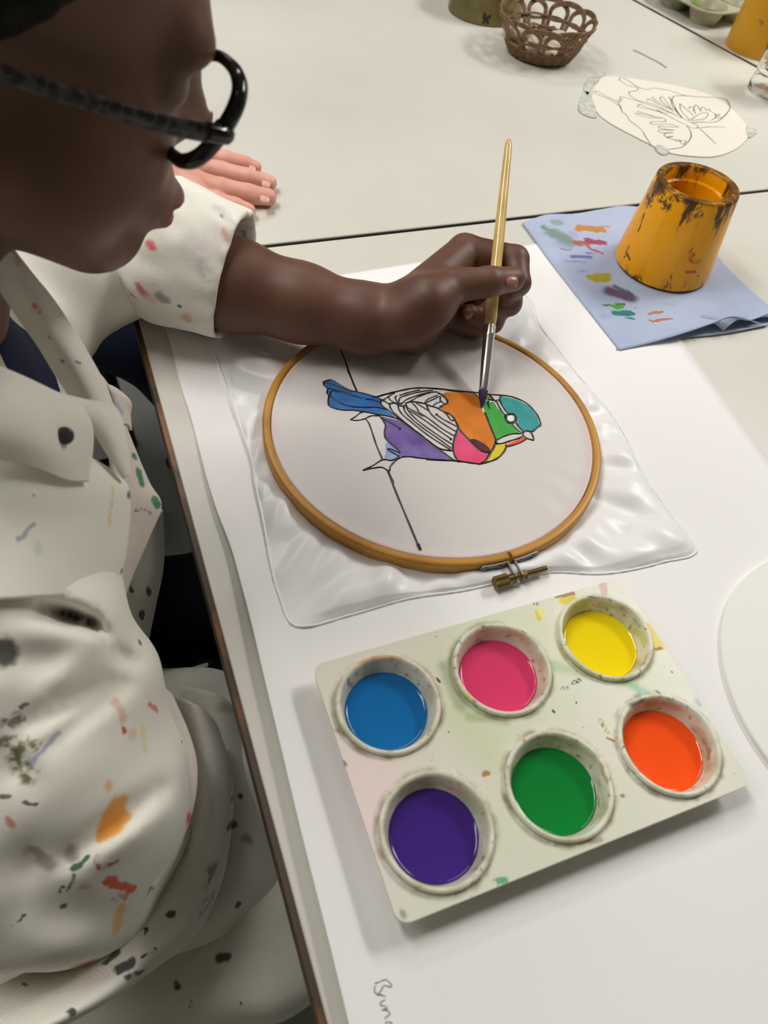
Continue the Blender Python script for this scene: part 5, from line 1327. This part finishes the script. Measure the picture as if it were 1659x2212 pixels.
# ------------------------------------------------------------------ dried paint on the smock
bpy.context.view_layer.update()
dg = bpy.context.evaluated_depsgraph_get()
CLOTH = [o for o in scene.objects if o.type == 'MESH' and o.data.materials and o.data.materials[0] in (ct_chest, ct_sleeve, ct_lap, ct_cuff, ct_back)]
def hit(px, py):
    o_, d_ = Vector(CAM), Vector(ray(px, py)); best = None
    for o in CLOTH:
        ok, loc, nr_, ix = o.ray_cast(o_, d_)
        if ok and (best is None or (loc - o_).length < best[0]): best = ((loc - o_).length, np.array(loc), o.data.materials[0].name)
    return best
def stain(x, y, x2, y2, rpx, c, soft=.35, op=.9, dry=None, amp=.006, ws=150):
    a, b = hit(x, y), hit(x2, y2)
    if a is None: a = b
    if a is None: return
    if b is None or b[2] != a[2] or np.linalg.norm(b[1] - a[1]) > .08: b = a
    BYMAT[a[2]].blob(a[1], b[1], rpx * a[0] / F_PX, lin(*c), soft, op, amp, ws, dry)
for st in [(3, 1405, 8, 1410, 26, (66, 62, 54)), (0, 1608, 70, 1605, 15, (118, 112, 62), .4, .9, 160), (27, 1630, 60, 1672, 18, (104, 100, 52), .4, .9, 160), (0, 1562, 42, 1552, 13, (112, 106, 98), .5, .9, 200), (43, 1532, 60, 1521, 5, (116, 108, 84)),
        (68, 1646, 130, 1581, 6, (150, 152, 190), .6, .7), (250, 1516, 266, 1556, 9, (226, 176, 156), .6, .7), (268, 1575, 270, 1580, 7, (206, 48, 40)), (284, 1582, 288, 1585, 10, (230, 180, 165), .8, .6), (323, 1521, 339, 1535, 6, (218, 136, 108), .6), (309, 1575, 313, 1616, 7, (224, 224, 150), .6, .7),
        (393, 1603, 394, 1605, 3, (30, 34, 34)), (233, 1697, 236, 1702, 9, (236, 184, 142), .7), (252, 1742, 236, 1790, 24, (240, 172, 84), .35, .95, None, .008, 80), (266, 1764, 222, 1804, 14, (236, 164, 74), .4), (0, 1722, 19, 1723, 5, (84, 90, 72), .5), (49, 1734, 81, 1735, 4, (60, 74, 58), .5), (14, 1768, 27, 1784, 6, (214, 140, 118), .6),
        (68, 1836, 108, 1868, 11, (160, 130, 134), .7, .7), (152, 1836, 157, 1849, 11, (150, 126, 126), .7, .7), (157, 1879, 187, 1855, 6, (20, 92, 46)), (144, 1925, 160, 1893, 4, (26, 96, 50), .4, .9, 260), (130, 1930, 136, 1917, 4, (36, 100, 58)), (137, 1957, 138, 1959, 6, (26, 84, 44)), (24, 2001, 57, 1977, 3, (54, 96, 62)),
        (209, 1852, 217, 1874, 5, (186, 96, 86), .4, .9, 260), (217, 1874, 252, 1863, 5, (190, 90, 84), .4, .9, 260), (233, 1901, 288, 1922, 9, (228, 74, 38)), (252, 1938, 275, 1938, 9, (214, 110, 92), .5, .8, 300), (260, 1960, 252, 2012, 11, (246, 194, 116), .4), (168, 2085, 195, 2077, 13, (214, 84, 70), .5), (54, 2125, 58, 2127, 5, (150, 56, 76), .5), (180, 1915, 195, 1917, 6, (220, 160, 150), .7, .6),
        (407, 1768, 415, 1830, 11, (206, 98, 92), .4), (366, 1974, 370, 1976, 7, (38, 52, 40)), (315, 2006, 316, 2010, 5, (40, 56, 42)), (228, 2080, 252, 2058, 7, (38, 66, 46)), (255, 2093, 285, 2082, 9, (28, 30, 38)), (274, 2112, 307, 2099, 5, (44, 46, 44), .5), (307, 2069, 334, 2051, 3, (46, 48, 44)), (153, 2186, 155, 2188, 7, (34, 40, 34)), (410, 2167, 413, 2172, 5, (50, 50, 52), .4, .9, 300), (519, 2165, 520, 2168, 3, (40, 40, 44)),
        (461, 1885, 452, 1895, 17, (84, 84, 78), .7, .8, 120), (456, 1944, 440, 1960, 16, (90, 88, 82), .7, .7, 120), (513, 1955, 515, 1957, 7, (72, 66, 58)), (500, 1726, 520, 1720, 6, (52, 50, 50), .5), (492, 1788, 505, 1780, 7, (58, 60, 62), .5), (560, 1730, 600, 1760, 5, (110, 90, 84), .7, .7), (475, 2072, 490, 2066, 9, (60, 58, 56), .4), (380, 2130, 384, 2134, 6, (60, 60, 60), .5), (480, 1530, 520, 1535, 10, (150, 120, 96), .8, .5), (530, 1810, 540, 1815, 9, (140, 90, 80), .7, .6),
        (240, 1050, 236, 1130, 6, (226, 206, 154), .7, .8), (243, 1090, 244, 1092, 3, (214, 140, 110)), (40, 1162, 72, 1135, 6, (152, 156, 172), .6, .8), (82, 1182, 84, 1186, 9, (196, 204, 200), .8, .6), (77, 660, 84, 672, 4, (226, 132, 112), .5), (106, 728, 108, 730, 3, (120, 112, 100)), (132, 780, 134, 782, 4, (136, 140, 160)), (164, 782, 168, 784, 4, (140, 146, 176)), (30, 545, 40, 570, 5, (214, 180, 120), .7, .7), (135, 780, 138, 783, 3, (90, 90, 84)), (72, 1070, 74, 1072, 3, (180, 150, 150)),
        (411, 525, 467, 536, 22, (186, 174, 170), .8, .6), (325, 526, 328, 532, 8, (228, 96, 116), .6), (299, 618, 310, 633, 7, (206, 110, 108), .6), (286, 637, 291, 640, 5, (104, 84, 80), .4, .9, 300), (344, 641, 356, 648, 9, (140, 140, 134), .6, .8), (400, 686, 404, 690, 10, (228, 176, 156), .7), (478, 464, 480, 466, 4, (110, 112, 108)), (470, 450, 500, 480, 9, (190, 196, 190), .8, .6), (525, 500, 528, 508, 5, (150, 160, 160), .6), (512, 577, 513, 578, 3, (190, 60, 50)), (320, 640, 330, 650, 10, (226, 170, 160), .8, .6), (484, 500, 492, 520, 6, (220, 150, 140), .7, .6), (386, 660, 388, 662, 3, (80, 84, 90)), (430, 540, 450, 600, 14, (196, 186, 184), .8, .6, 120),
        (290, 985, 291, 987, 8, (26, 130, 80)), (300, 1020, 306, 1044, 10, (22, 124, 70)), (334, 1080, 340, 1090, 8, (26, 130, 78)), (280, 1070, 288, 1092, 8, (96, 76, 74), .6), (284, 1096, 325, 1110, 4, (80, 64, 62), .5, .8, 260), (306, 1052, 308, 1053, 3, (200, 150, 40)), (264, 1232, 262, 1245, 6, (58, 40, 48)), (240, 850, 262, 890, 5, (150, 156, 190), .7, .7),
        (266, 1262, 300, 1300, 6, (46, 34, 38), .4, .9, 200), (304, 1326, 308, 1330, 9, (48, 34, 36)), (320, 1276, 323, 1280, 8, (56, 34, 40)), (282, 1272, 286, 1276, 5, (40, 30, 34)), (300, 1385, 303, 1388, 5, (50, 54, 48)), (350, 1260, 352, 1262, 8, (90, 50, 56), .5)]:
    stain(*st)
